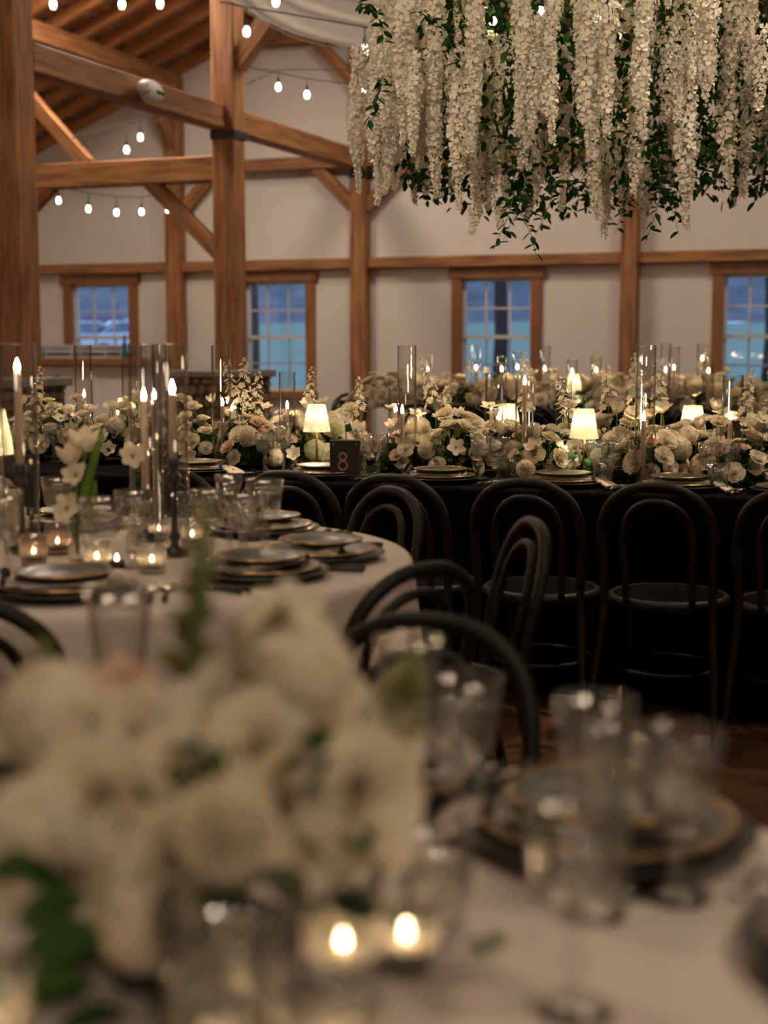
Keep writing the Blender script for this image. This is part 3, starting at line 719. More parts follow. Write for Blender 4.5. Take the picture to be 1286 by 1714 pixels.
# napkin: a flat folded strip that lies across the dinner plate and spills over its rim, tied with a dark ribbon
def napkin_mesh():
    v = []; fs = []; nu, nv = 22, 8; mb = MB()
    for top in (0, 1):
        for i in range(nu + 1):
            x = -.09 + .285 * i / nu
            z = .004 if abs(x) < .11 else .004 - .9 * (abs(x) - .11) ** 1.3
            for j in range(nv + 1):
                y = -.05 + .10 * j / nv; pin = 1 - .35 * math.exp(-((x - .12) / .03) ** 2)
                v.append((x, y * pin, z + top * (.010 + .004 * math.sin(y * 90 + x * 20))))
    n1 = (nu + 1) * (nv + 1)
    for i in range(nu):
        for j in range(nv):
            k = i * (nv + 1) + j; fs += [(k, k + 1, k + nv + 2, k + nv + 1), (k + n1, k + n1 + nv + 1, k + n1 + nv + 2, k + n1 + 1)]
    for i in range(nu):
        for j in (0, nv): k = i * (nv + 1) + j; fs.append((k, k + nv + 1, k + nv + 1 + n1, k + n1))
    for i in (0, nu):
        for j in range(nv): k = i * (nv + 1) + j; fs.append((k, k + 1, k + 1 + n1, k + n1))
    mb.add(v, fs); return mb.mesh('napkin_cloth', 'napkin')
rb = MB(); rb.tube([(.12 + .0 * k, .036 * math.cos(k * PI / 8), .010 + .016 * math.sin(k * PI / 8)) for k in range(16)], .006, 7, closed=True); rb.ball((.12, 0, .027), .012, 8, 6)
napkin0 = parts_thing('napkin', 'napkin', [('folded_cloth', napkin_mesh()), ('ribbon', rb.mesh('napkin_ribbon', 'ribbon'))])
def cutlery(kind):
    mb = MB(); h = MB()
    h.tube([(0, -.10, .006), (0, -.09, .008), (0, -.04, .007), (0, .0, .005)], [.0045, .006, .0045, .003], 8)
    mb.tube([(0, 0, .005), (0, .04, .004)], [.003, .0025], 7)
    if kind == 'fork':
        mb.box((0, .055, .005), (.022, .03, .002))
        for x in (-.009, -.003, .003, .009): mb.box((x, .085, .007), (.003, .036, .0016))
    elif kind == 'knife': mb.add([(-.004, .04, .002), (.007, .04, .002), (.010, .09, .002), (.004, .13, .002), (-.004, .125, .002), (-.004, .04, .005), (.007, .04, .003), (.010, .09, .003), (.004, .13, .003), (-.004, .125, .005)],
                              [(4, 3, 2, 1, 0), (5, 6, 7, 8, 9), (0, 1, 6, 5), (1, 2, 7, 6), (2, 3, 8, 7), (3, 4, 9, 8), (4, 0, 5, 9)])
    else: mb.ball((0, .065, .006), .026, 12, 6, sc=(.75, 1.2, .15))
    t = thing(kind, '', kind); link('handle', h.mesh(kind + '_handle', 'ribbon'), parent=t); link('head' if kind != 'knife' else 'blade', mb.mesh(kind + '_head', 'silver'), parent=t)
    return t
fork0, knife0, spoon0 = cutlery('fork'), cutlery('knife'), cutlery('spoon')
# glasses: ribbed goblet, tall ribbed flute glass, small tumbler
def bowl_mesh(name, prof, flute, depth, fz, m='crystal', n=None):
    mb = MB(); n = n or max(24, flute * 4); mb.lathe(prof, n, flute=flute, depth=depth, fz=fz, cap=False); return mb.mesh(name, m)
gob = bowl_mesh('goblet_bowl', [(.008, .078), (.024, .082), (.033, .094), (.0385, .125), (.043, .165), (.0415, .165), (.037, .126), (.031, .098), (.02, .088), (0, .087)], 22, .035, (.085, .155))
gst = MB(); gst.lathe([(0, .0), (.036, .0), (.037, .003), (.014, .008), (.008, .014), (.0075, .03), (.012, .045), (.007, .062), (.009, .078), (0, .08)], 20); gst = gst.mesh('goblet_stem', 'crystal')
gwa = MB(); gwa.lathe([(0, .09), (.02, .09), (.031, .100), (.0365, .134), (0, .134)], 20, cap=False); gwa = gwa.mesh('goblet_water', 'water')
goblet0 = parts_thing('ribbed_goblet', 'glass', [('bowl', gob), ('stem', gst), ('water', gwa)])
wb = bowl_mesh('wine_bowl', [(.006, .092), (.018, .10), (.026, .118), (.031, .16), (.0365, .208), (.0352, .208), (.030, .16), (.0245, .12), (.016, .104), (0, .102)], 14, .03, (.10, .165))
ws = MB(); ws.lathe([(0, 0), (.033, 0), (.034, .003), (.010, .009), (.0055, .02), (.009, .04), (.005, .07), (.007, .092), (0, .094)], 18); ws = ws.mesh('wine_stem', 'crystal')
wine0 = parts_thing('wine_glass', 'glass', [('bowl', wb), ('stem', ws)])
tb = bowl_mesh('tumbler_bowl', [(0, .0), (.031, .0), (.033, .004), (.036, .05), (.040, .098), (.0385, .098), (.0345, .05), (.031, .012), (0, .010)], 20, .03, (.01, .085))
tw = MB(); tw.lathe([(0, .013), (.030, .013), (.035, .06), (0, .06)], 20, cap=False)
tumbler0 = parts_thing('tumbler', 'glass', [('glass_body', tb), ('water', tw.mesh('tumbler_water', 'water'))])
GL = {'goblet': goblet0, 'wine': wine0, 'tumbler': tumbler0}
GN = {'goblet': 'ribbed crystal goblet of water', 'wine': 'tall slender crystal wine glass', 'tumbler': 'ribbed clear tumbler'}
def glass(kind, x, y, z, label, sc=1.0): return stack(GL[kind], (x, y, z), random.uniform(0, 6), label, None, sc)

# candles
def flame_mesh(h=.034, r=.0065, m='flame'):
    mb = MB(); mb.lathe([(.0, 0), (r * .6, h * .06), (r, h * .28), (r * .85, h * .5), (r * .45, h * .78), (0, h)], 12, cap=False); return mb.mesh('flame', m)
flame_me = flame_mesh(); tea_flame = flame_mesh(.016, .0045, 'tea_flame')
wk = MB(); wk.tube([(0, 0, 0), (.0008, 0, .009)], .0011, 5); wick_me = wk.mesh('wick', 'wick')
def taper(x, y, z0, L_, label, r=.0095):
    """taper candle standing at height z0"""
    t = thing('taper_candle', label, 'candle', (x, y, z0)); mb = MB()
    mb.lathe([(0, 0), (r, 0), (r * .98, L_ * .5), (r * .88, L_ - .004), (r * .7, L_), (r * .3, L_ - .003), (0, L_ - .003)], 16, cap=False)
    b = link('wax_stick', mb.mesh('wax_stick', 'wax'), parent=t)
    w = link('wick', wick_me, parent=t, loc=(0, 0, L_ - .003)); link('flame', flame_me, parent=w, loc=(0, 0, .003)); return t
def holder(x, y, z, h, label, wide=.035):
    t = thing('candlestick', label, 'candlestick', (x, y, z)); mb = MB()
    mb.lathe([(0, 0), (wide, 0), (wide, .006), (.012, .014), (.008, .025), (.016, .040), (.008, .055), (.007, h - .075), (.015, h - .058), (.020, h - .045), (.010, h - .034), (.012, h - .022), (.0155, h - .018), (.0155, h), (.0105, h), (.0105, h - .012), (0, h - .012)], 20)
    link('turned_body', mb.mesh('candlestick_body', 'black_metal'), parent=t); return t
def cylinder_vase(x, y, z, h, r, label):
    t = thing('hurricane_glass', label, 'glass cylinder', (x, y, z)); mb = MB()
    mb.lathe([(0, .0), (r, 0), (r, .006), (r, h), (r - .0025, h), (r - .0025, .008), (0, .008)], 48, cap=False)
    link('glass_wall', mb.mesh('hurricane_wall', 'glass'), parent=t)
    rm = MB(); rm.tube([((r - .001) * math.cos(2 * PI * k / 40), (r - .001) * math.sin(2 * PI * k / 40), h) for k in range(40)], .0016, 6, closed=True)
    link('rim', rm.mesh('hurricane_rim', 'crystal'), parent=t); return t
def candle_in_glass(p, top, r, ctop, lab, cr=.0095, base_h=.0, hlab=None, off=(0, 0), hold=None):
    """hurricane glass standing at p with a taper inside whose flame starts at ctop"""
    z = p.z
    cylinder_vase(p.x, p.y, z, top - z, r, 'clear glass cylinder ' + lab)
    x, y = p.x + off[0], p.y + off[1]; zb_ = z + .008
    if hold: holder(x, y, zb_, hold, 'black candlestick in the cylinder ' + lab, min(.035, r - .008)); zb_ += hold - .012
    taper(x, y, zb_, ctop - zb_, 'lit taper in the cylinder ' + lab, cr)
def votive(p, r, h, kind, label, fl=18, m='votive'):
    t = thing('votive_glass', label, 'votive candle holder', p); mb = MB()
    mb.lathe([(0, 0), (r * .86, 0), (r * .9, .004), (r, h * .5), (r * 1.02, h), (r * .96, h), (r * .93, h * .5), (r * .82, .012), (0, .010)], max(32, fl * 4), flute=fl, depth=.035, fz=(.005, h * .8), cap=False)
    link('glass_body', mb.mesh('votive_body', m), parent=t)
    tealight(Vector(p) + Vector((0, 0, .011)), 'lit tealight inside the ' + label.split(' votive')[0] + ' votive' + label.split(' votive')[1]); return t
def tealight(p, label):
    t = thing('tealight', ' '.join(label.split()[:16]), 'candle', p); mb = MB()
    mb.lathe([(0, 0), (.018, 0), (.018, .016), (.017, .016), (.017, .003), (0, .003)], 20, cap=False); link('cup', mb.mesh('tealight_cup', 'black_metal'), parent=t)
    mb = MB(); mb.lathe([(0, .003), (.0168, .003), (.0168, .013), (0, .013)], 18, cap=False); link('wax', mb.mesh('tealight_wax', 'wax'), parent=t)
    w = link('wick', wick_me, parent=t, loc=(0, 0, .012)); link('flame', tea_flame, parent=w, loc=(0, 0, .004)); return t

# cordless lamp with a pleated shade
def make_lamp():
    t = thing('table_lamp', '', 'lamp'); mb = MB(); mb.lathe([(0, 0), (.045, 0), (.045, .008), (.012, .014), (.0, .014)], 24); link('base', mb.mesh('lamp_base', 'brass'), parent=t)
    mb = MB(); mb.tube([(0, 0, .01), (0, 0, .20)], .0045, 8); mb.lathe([(.018, .185), (.020, .20), (.010, .205)], 12); link('pole', mb.mesh('lamp_pole', 'brass'), parent=t)
    mb = MB(); mb.lathe([(.056, .165), (.0365, .275)], 144, flute=36, depth=.022, cap=False); mb.lathe([(.0375, .274), (.0365, .277), (0, .277)], 36, cap=False)
    link('lamp_shade', mb.mesh('lamp_shade', 'shade'), parent=t)
    mb = MB(); mb.ball((0, 0, .195), .015, 10, 8); link('bulb', mb.mesh('lamp_bulb', M['lampbulb']), parent=t); return t
M['lampbulb'] = emit_mat('lampbulb', (1.0, 0.84, 0.52), 480.0)
lamp0 = make_lamp()
def lamp(p, label, sc=1.0): return stack(lamp0, p, random.uniform(0, 6), label, None, sc)

# ------------------------------------------------------------------ flowers
def petal_grid(w, L_, ph0, bend, az, cup=.3, nu=5, nv=3, r0=.0, z0=.0, tip=1.0, ruffle=0.0, rnd=random):
    """one petal: starts at radius r0, climbs with angle ph0 from the axis, bends outward by bend over its length"""
    v = []; fs = []; r, z, ph = r0, z0, ph0; step = L_ / (nu - 1); rr = rnd.uniform(0, 6)
    for i in range(nu):
        t = i / (nu - 1); wid = w * (math.sin(PI * min(1, .12 + .78 * t ** .8)) ** .7) * (1 if t < .9 else tip)
        for j in range(nv):
            s = -1 + 2 * j / (nv - 1); lift = cup * wid * s * s
            x = r + lift * -math.cos(ph) + 0; zz = z + lift * math.sin(ph) * .4 + ruffle * math.sin(rr + 5 * s + 7 * t) * t
            v.append((x, s * wid, zz))
        r += step * math.sin(ph); z += step * math.cos(ph); ph += bend / (nu - 1)
    for i in range(nu - 1):
        for j in range(nv - 1): k = i * nv + j; fs.append((k, k + nv, k + nv + 1, k + 1))
    return v, fs, Matrix.Rotation(az, 4, 'Z')
def rose(seed, R=.03, rings=5, lo=False):
    rnd = random.Random(seed); mb = MB()
    for q in range(rings):
        n = 3 + q; t = q / (rings - 1)
        for k in range(n):
            v, fs, X = petal_grid(R * (.30 + .42 * t), R * (.85 + .35 * t), .05 + .55 * t, .1 + 1.0 * t, 2 * PI * k / n + q * .7 + rnd.uniform(-.2, .2), .35, 4 if lo else 5, 3, R * (.05 + .30 * t), -R * .1 * t, .9, R * .05, rnd)
            mb.add(v, fs, 0, X)
    return mb
def ball_flower(seed, R=.038, n=150, pl=.45):
    rnd = random.Random(seed); mb = MB()
    for i in range(n):
        z = 1 - 1.85 * (i + .5) / n; ph = math.acos(z); az = i * 2.39996
        L_ = R * pl; w = R * .17
        v = [(-w * .5, 0, 0), (w * .5, 0, 0), (w, L_ * .5, R * .03), (0, L_, -R * .02), (-w, L_ * .5, R * .03), (0, L_ * .45, -R * .10)]
        fs = [(0, 1, 5), (1, 2, 5), (2, 3, 5), (3, 4, 5), (4, 0, 5)]
        X = Matrix.Rotation(az, 4, 'Z') @ Matrix.Rotation(ph, 4, 'Y') @ Matrix.Translation((0, 0, R * .72)) @ Matrix.Rotation(PI / 2 + rnd.uniform(-.2, .2), 4, 'Z') @ Matrix.Rotation(.95 + rnd.uniform(-.15, .15), 4, 'X')
        mb.add(v, fs, 0, X)
    mb.ball((0, 0, 0), R * .74, 12, 8); return mb
def open_flower(seed, R=.04, n=6, tilt=1.15, core=True):
    rnd = random.Random(seed); mb = MB()
    for k in range(n):
        v, fs, X = petal_grid(R * .42, R, tilt + rnd.uniform(-.15, .15), -.25, 2 * PI * k / n + rnd.uniform(-.1, .1), .25, 5, 5, R * .06, 0, .75, R * .04, rnd)
        mb.add(v, fs, 0, X)
    if core: mb.ball((0, 0, R * .1), R * .15, 8, 5, mi=1)
    return mb
def tulip(seed, R=.022, op=.25):
    rnd = random.Random(seed); mb = MB()
    for k in range(6):
        v, fs, X = petal_grid(R * .75, R * 2.3, .95, -1.1 + op + .1 * (k % 2), 2 * PI * k / 6, .35, 6, 3, R * .1, 0, .5, 0, rnd); mb.add(v, fs, 0, X)
    return mb
def hydrangea(seed, R=.05, n=105):
    rnd = random.Random(seed); mb = MB()
    for i in range(n):
        z = 1 - 1.3 * (i + .5) / n; ph = math.acos(z); az = i * 2.39996 + rnd.uniform(-.1, .1)
        f = R * .20; X = Matrix.Rotation(az, 4, 'Z') @ Matrix.Rotation(ph, 4, 'Y') @ Matrix.Translation((0, 0, R * rnd.uniform(.88, 1.04))) @ Matrix.Rotation(rnd.uniform(0, 2), 4, 'Z')
        for q in range(4):
            Y = X @ Matrix.Rotation(q * PI / 2, 4, 'Z')
            mb.add([(0, 0, 0), (f * .95, -f * .75, f * .25), (f * 1.35, 0, f * .1), (f * .95, f * .75, f * .25)], [(0, 1, 2, 3)], 0, Y)
    mb.ball((0, 0, 0), R * .8, 10, 7, mi=1); return mb
def spray(seed, H=.22, n=26, R=.011, sp=.03):
    """loose flowering spike: little blossoms climbing a thin stem"""
    rnd = random.Random(seed); mb = MB(); mb.tube([(0, 0, -.1), (0, 0, H * .5), (sp * .3, 0, H)], [.0022, .0018, .001], 5, mi=1)
    for i in range(n):
        t = i / n; z = H * (.1 + .9 * t); a = i * 2.4; r = sp * (1.1 - .8 * t) * rnd.uniform(.6, 1.1); b = R * (1.2 - .7 * t)
        c = Vector((r * math.cos(a), r * math.sin(a), z)); X = Matrix.Translation(c) @ Matrix.Rotation(a, 4, 'Z') @ Matrix.Rotation(rnd.uniform(.3, 1.4), 4, 'Y')
        for q in range(5):
            Y = X @ Matrix.Rotation(q * 2 * PI / 5, 4, 'Z'); mb.add([(0, 0, 0), (b, -b * .6, b * .4), (b * 1.5, 0, b * .35), (b, b * .6, b * .4)], [(0, 1, 2, 3)], 0, Y)
        mb.tube([(0, 0, z - .008), tuple(c)], .0007, 3, mi=1)
    return mb
W, IV, BL = 'white_petal', 'ivory_petal', 'blush_petal'
LIB = {}
def lib(key, nm, mbs, mats): LIB[key] = [(nm, m_.mesh(nm, mats)) for m_ in mbs]
lib('rose', 'rose_bloom', [rose(s) for s in range(3)], [W]); lib('rose_i', 'rose_bloom', [rose(s + 7) for s in range(2)], [IV]); lib('rose_b', 'rose_bloom', [rose(s + 11) for s in range(2)], [BL])
lib('peony', 'peony_bloom', [rose(s + 20, .036, 7) for s in range(2)], [W])
lib('dahlia', 'dahlia_bloom', [ball_flower(1), ball_flower(2, .034)], [W]); lib('dahlia_i', 'dahlia_bloom', [ball_flower(3)], [IV])
lib('open', 'anemone_bloom', [open_flower(s, .038) for s in range(3)], [W, 'yellow_core']); lib('open_i', 'cosmos_bloom', [open_flower(s + 5, .036, 8) for s in range(2)], [IV, 'yellow_core'])
lib('orchid', 'orchid_bloom', [open_flower(s + 9, .036, 5, 1.35) for s in range(2)], [W, 'yellow_core'])
lib('tulip', 'tulip_bloom', [tulip(s) for s in range(2)] + [tulip(5, .024, .7)], [W]); lib('hyd', 'hydrangea_bloom', [hydrangea(s) for s in range(2)], [W, IV]); lib('hyd_g', 'hydrangea_bloom', [hydrangea(s + 4) for s in range(2)], ['green_white', 'leaf_pale'])
lib('spray', 'blossom_spray', [spray(s) for s in range(3)], [W, 'stem'])
def leaf_mb(mb, X, L_, w, mi=0):
    mb.add([(0, 0, 0), (L_ * .35, -w * .5, w * .12), (L_ * .75, -w * .4, w * .05), (L_, 0, -w * .15), (L_ * .75, w * .4, w * .05), (L_ * .35, w * .5, w * .12), (L_ * .5, 0, -w * .08)],
           [(0, 1, 6), (1, 2, 6), (2, 3, 6), (3, 4, 6), (4, 5, 6), (5, 0, 6)], mi, X)
def leaves(n, rx, ry, h, seed, L_=(.03, .06), mats=('leaf', 'leaf_dark'), rmin=.3):
    rnd = random.Random(seed); mb = MB()
    for i in range(n):
        a = rnd.uniform(0, 2 * PI); e = math.asin(rnd.uniform(0, 1)); k = rnd.uniform(rmin, 1)
        c = Vector((rx * k * math.cos(a) * math.cos(e), ry * k * math.sin(a) * math.cos(e), h * k * math.sin(e) + .01)); l = rnd.uniform(*L_)
        X = Matrix.Translation(c) @ Matrix.Rotation(a + rnd.uniform(-1, 1), 4, 'Z') @ Matrix.Rotation(-rnd.uniform(-.5, 1.3), 4, 'Y') @ Matrix.Rotation(rnd.uniform(-1, 1), 4, 'X')
        leaf_mb(mb, X, l, l * .5, rnd.randrange(len(mats)))
    return mb
def orient(pos, nrm, roll, s):
    z = Vector(nrm).normalized(); x = z.orthogonal().normalized(); y = z.cross(x)
    R_ = Matrix(((x.x, y.x, z.x, pos[0]), (x.y, y.y, z.y, pos[1]), (x.z, y.z, z.z, pos[2]), (0, 0, 0, 1)))
    return R_ @ Matrix.Rotation(roll, 4, 'Z') @ Matrix.Scale(s, 4)
def arrangement(p, rx, ry, h, n, seed, label, mix, tall=(), nleaf=160, rz=-YAW, mats=('leaf', 'leaf_dark'), sz=(.8, 1.2), name='flower_arrangement', lowz=.02, bowl=True):
    rnd = random.Random(seed); t = thing(name, label, 'flowers', p, rz); stems = MB()
    if bowl:
        mb = MB(); mb.lathe([(0, 0), (.035, 0), (.04, .008), (.06, .05), (.062, .065), (.055, .062), (0, .05)], 24); link('vase', mb.mesh('low_bowl', 'bowl'), parent=t)
    keys = [k for k, c in mix for _ in range(c)]
    for i in range(n):
        a = i * 2.39996 + rnd.uniform(-.4, .4); e = math.asin(min(1, max(0, (i + .5) / n + rnd.uniform(-.08, .08)))); k = rnd.uniform(.82, 1.08)
        c = Vector((rx * k * math.cos(a) * math.cos(e), ry * k * math.sin(a) * math.cos(e), lowz + .02 + (h - lowz) * k * math.sin(e)))
        nr = Vector((math.cos(a) * math.cos(e) * 1.0, math.sin(a) * math.cos(e) * 1.0, math.sin(e) + .25)) + Vector((rnd.uniform(-.3, .3), rnd.uniform(-.3, .3), rnd.uniform(-.2, .3)))
        nm, me = rnd.choice(LIB[rnd.choice(keys)]); s = rnd.uniform(*sz)
        link(nm, me, parent=t, mw=orient(c, nr, rnd.uniform(0, 6), s))
        stems.tube([(c.x * .15, c.y * .15, .03), (c.x * .7, c.y * .7, c.z * .6), tuple(c)], .0018, 4)
    for (key, x, y, z, s) in tall:
        nm, me = rnd.choice(LIB[key]); lean = Vector((x * .6 + rnd.uniform(-.25, .25), y * .6 + rnd.uniform(-.25, .25), .9))
        if key != 'spray': lean += Vector((0, -.35, 0))
        link(nm, me, parent=t, mw=orient((x, y, z), lean, rnd.uniform(0, 6), s)); stems.tube([(x * .3, y * .3, .03), (x * .9, y * .9, z * .5), (x, y, z)], .002, 5)
    link('stems', stems.mesh('stems', 'stem'), parent=t)
    lf = leaves(nleaf, rx * .98, ry * .98, h * .92, seed + 1, mats=mats); o = link('foliage', lf.mesh('foliage', list(mats), False), parent=t); o['kind'] = 'stuff'
    return t
MIX_W = [('rose', 5), ('open', 1), ('orchid', 1), ('dahlia', 2), ('tulip', 2), ('rose_i', 3), ('peony', 3)]
MIX_B = [('rose_b', 3), ('rose', 3), ('peony', 2), ('open', 1), ('hyd', 1)]
MIX_H = [('hyd', 3), ('rose', 4), ('open', 1), ('hyd_g', 1), ('tulip', 1), ('peony', 2)]
random.seed(11)
# the long table: one garland of arrangements seen between the hurricane glasses
def sprays(rnd, n, rx, z0, z1, keys=('open', 'tulip', 'rose', 'spray', 'rose_i', 'orchid')):
    return [(keys[i % len(keys)], rnd.uniform(-rx, rx), rnd.uniform(-.08, .08), rnd.uniform(z0, z1), rnd.uniform(.75, 1.1)) for i in range(n)]
ARR8 = [(20, .62, MIX_W, 'white flowers at the far left edge behind the lit lamp'), (108, .66, MIX_W, 'white lisianthus and roses behind the big round tumblers at left'),
        (192, .60, MIX_H, 'white flowers left of the tall paired candles'), (262, .66, MIX_W, 'white flowers seen through the group of glass cylinders'),
        (338, .60, MIX_W, 'white flowers at the foot of the tall cylinder before the stone pier'), (420, .56, MIX_B, 'round white blooms and tall blossom sprays right of the stone pier cylinder'),
        (494, .74, MIX_H, 'green and white flowers beside the lamp left of the number sign'), (566, .86, MIX_H, 'white hydrangeas glowing under the lamp left of the sign'),
        (690, .52, MIX_B, 'blush and white roses right of the number sign'), (760, .50, MIX_W, 'white roses and orchids between sign and middle candles'),
        (835, .66, MIX_H, 'flowers around the lamp behind the middle chair'), (905, .42, [('dahlia', 3), ('rose_i', 2), ('open', 1)], 'large round dahlias low behind the middle chair'),
        (958, .86, MIX_H, 'white flowers lit beneath the middle pleated lamp'), (1030, .58, MIX_W, 'cream and white flowers left of the tall right candle'),
        (1095, .46, [('peony', 2), ('hyd', 1), ('rose_b', 1)], 'fluffy cream peonies right of the tall right candle'), (1160, .68, MIX_H, 'bright white blossoms below the right-hand lamp'),
        (1235, .44, MIX_B, 'blush and cream roses near the right edge'), (1290, .62, MIX_W, 'white open flowers cut by the right picture edge')]
for i, (px, w, mix, lab) in enumerate(ARR8):
    rnd = random.Random(100 + i); h = (.15, .20, .17, .19)[i % 4]
    if i in (5,): tl = [('spray', -.06, 0, .20, 1.2), ('spray', .0, .05, .17, 1.1), ('spray', -.02, -.05, .24, 1.1), ('dahlia', .05, -.14, .14, 1.3)]
    elif i in (1, 2, 3, 4): tl = [(rnd.choice(('tulip', 'rose', 'rose', 'rose_i')), rnd.uniform(-.15, .15), rnd.uniform(-.08, .08), rnd.uniform(.19, .29), .8) for _ in range(9)]
    elif i in (11,): tl = [('dahlia', -.04, -.08, .06, 1.6), ('dahlia', .08, -.06, .055, 1.5)]
    else: tl = sprays(rnd, 6, .15, .18, .27)
    arrangement(t8px(px, w), .13, .16, h, 23, 300 + i, lab, mix, tl, 260, mats=('leaf', 'leaf_dark', 'leaf_pale') if i % 3 == 0 else ('leaf', 'leaf_dark'), sz=(.7, 1.15), bowl=False)
ARRC = [(640, 'cloud of white blossoms at the left end of the farther table'), (700, 'white flowers of the farther table behind the tall cylinder'), (770, 'white flowers of the farther table below the third window'), (850, 'flowers of the farther table under the window corner'),
        (925, 'flowers of the farther table left of its middle lamp'), (1010, 'flowers of the farther table right of its middle lamp'), (1090, 'flowers of the farther table around the wall post'), (1165, 'flowers of the farther table beside its right lamp'), (1250, 'flowers of the farther table below the fourth window')]
for i, (px, lab) in enumerate(ARRC):
    rnd = random.Random(50 + i)
    arrangement(tcpx(px, .55), .25, .22, .22, 30, 500 + i, lab, MIX_H if i % 2 else MIX_W, sprays(rnd, 6, .25, .22, .32), 150, sz=(1.1, 1.7), bowl=False)

# bud vases and single stems
def bud_vase(p, label, blooms, leaf=(), vr=.02, vh=.10, rz=0):
    t = thing('bud_vase', label, 'vase of flowers', p, rz); mb = MB()
    mb.lathe([(0, 0), (vr * 1.2, 0), (vr * 1.3, .01), (vr * 1.25, vh * .4), (vr * .6, vh * .7), (vr * .8, vh), (vr * .7, vh), (vr * .5, vh * .7), (vr * 1.1, vh * .4), (0, .008)], 24, cap=False)
    link('vase', mb.mesh('bud_vase_glass', 'crystal'), parent=t); st = MB()
    for key, x, y, z, s, nr in blooms:
        nm, me = LIB[key][0]; link(nm, me, parent=t, mw=orient((x, y, z), nr, 1.0, s)); st.tube([(0, 0, .015), (x * .4, y * .4, z * .6), (x, y, z)], .0028, 6)
    link('stems', st.mesh('bud_stems', 'stem'), parent=t)
    if leaf:
        mb = MB()
        for (x0, z0, x1, z1, w) in leaf:
            v = []; n = 10
            for k in range(n + 1):
                f = k / n; c = Vector((x0 + (x1 - x0) * f, -.01 - .03 * f * f, z0 + (z1 - z0) * f ** .9)); ww = w * math.sin(PI * (.12 + .86 * f)) ** .6
                v += [c + Vector((-ww, 0, 0)), c + Vector((0, .35 * ww, 0)), c + Vector((ww, 0, 0))]
            mb.add(v, [(3 * k + j, 3 * k + j + 1, 3 * k + j + 4, 3 * k + j + 3) for k in range(n) for j in (0, 1)])
        link('leaves', mb.mesh('blade_leaf', M['leaf_blade']), parent=t)
    return t
M['leaf_blade'] = petal_mat('leaf_blade', (.10, .19, .035), (.15, .25, .05), .3)
tl = lambda x, y, z, s=1, n=(0, -.6, .8): ('tulip', x, y, z, s, n)

# ---- round table: hurricanes, votives, vase, settings
zt = TZ + .001
def onB(px, py): return on_z(px, py, TZ) + Vector((0, 0, .001))
candle_in_glass(onB(38, 925), 1.283, .046, 1.215, 'at the far left of the round table', .0105, hold=.215)
candle_in_glass(onB(248, 905), 1.283, .044, 1.135, 'second from left on the round table', .0105, hold=.13, off=(-.004, 0))
candle_in_glass(onB(289, 931), 1.283, .043, 1.163, 'nearest the camera among the paired candles', .0098, hold=.235, off=(.006, 0))
candle_in_glass(onB(262, 868), 1.283, .042, 1.12, 'behind the paired candles of the round table', .009)
votive(onB(57, 946), .033, .072, 0, 'cut-crystal rose-tinted votive at the left of the round table', 9, 'smoke_glass')
votive(onB(97, 928), .031, .078, 0, 'tall smoky votive behind the cut-crystal one', 10, 'smoke_glass')
votive(onB(163, 955), .031, .066, 0, 'clear ribbed votive before the bud vase', 20)
votive(onB(255, 960), .033, .060, 0, 'clear ribbed votive in front of the paired candles', 20)
votive(onB(266, 905), .028, .055, 0, 'small ribbed votive behind the paired candles', 16)
votive(onB(322, 915), .030, .062, 0, 'ribbed votive right of the turned candlestick', 18)
tealight(onB(196, 950), 'lit tealight in a black cup on the white cloth')
bud_vase(onB(131, 938), 'slim vase of white ranunculus and one long green blade leaf', [
    ('tulip', -.005, -.02, .235, 1.15, (-.1, -.2, 1)), ('tulip', .025, -.01, .265, 1.3, (.1, -.3, 1)), ('open', .01, -.04, .21, .95, (-.3, -.8, .5)), ('orchid', -.01, -.05, .135, 1.0, (-.4, -.9, .3)),
    ('open', -.025, -.045, .12, .8, (.3, -.9, .4))], leaf=[(.005, .09, .075, .33, .011), (.03, .08, .055, .20, .009)])
bud_vase(onB(228, 925), 'bud vase with a pale open blossom beside the second candle', [('open', .0, -.02, .245, .95, (.1, -.9, .3)), ('hyd', .02, .03, .11, .35, (0, -.2, 1))])
def setting(c, deg, r, who, cut=True, knot=True, flip=0):
    """place setting at angle deg round the table centre c; deg 0 faces the camera"""
    a = math.radians(deg); x, y = c[0] + r * math.sin(a), c[1] - r * math.cos(a)
    return setting_at(x, y, a, who, cut, flip)
def setting_at(x, y, a, who, cut=True, flip=0, z=None):
    z = zt if z is None else z
    stack(charger0, (x, y, z), a, 'dark charger plate ' + who); stack(dinner0, (x, y, z + .008), a, 'brown-grey gold-rimmed dinner plate ' + who)
    stack(napkin0, (x, y, z + .022), a + flip, 'folded blush napkin with dark ribbon ' + who); stack(salad0, (x, y, z + .035), a, 'small grey-green gold-rimmed plate ' + who)
    if cut:
        R_ = Matrix.Rotation(a, 3, 'Z')
        for k, (pr, dx, nm) in enumerate([(fork0, -.185, 'inner fork'), (fork0, -.215, 'outer fork'), (knife0, .185, 'knife'), (spoon0, .215, 'spoon')]):
            q = R_ @ Vector((dx, -.03, 0)); stack(pr, (x + q.x, y + q.y, z + .001), a, 'black-handled ' + nm + ' ' + who)
setting(BC, 6, .56, 'at the front left of the round table', flip=PI)
setting(BC, 54, .56, 'at the front right of the round table')
setting(BC, 84, .58, 'at the right rim of the round table')
setting(BC, 137, .58, 'at the far right of the round table')
setting(BC, 196, .58, 'on the far side of the round table')
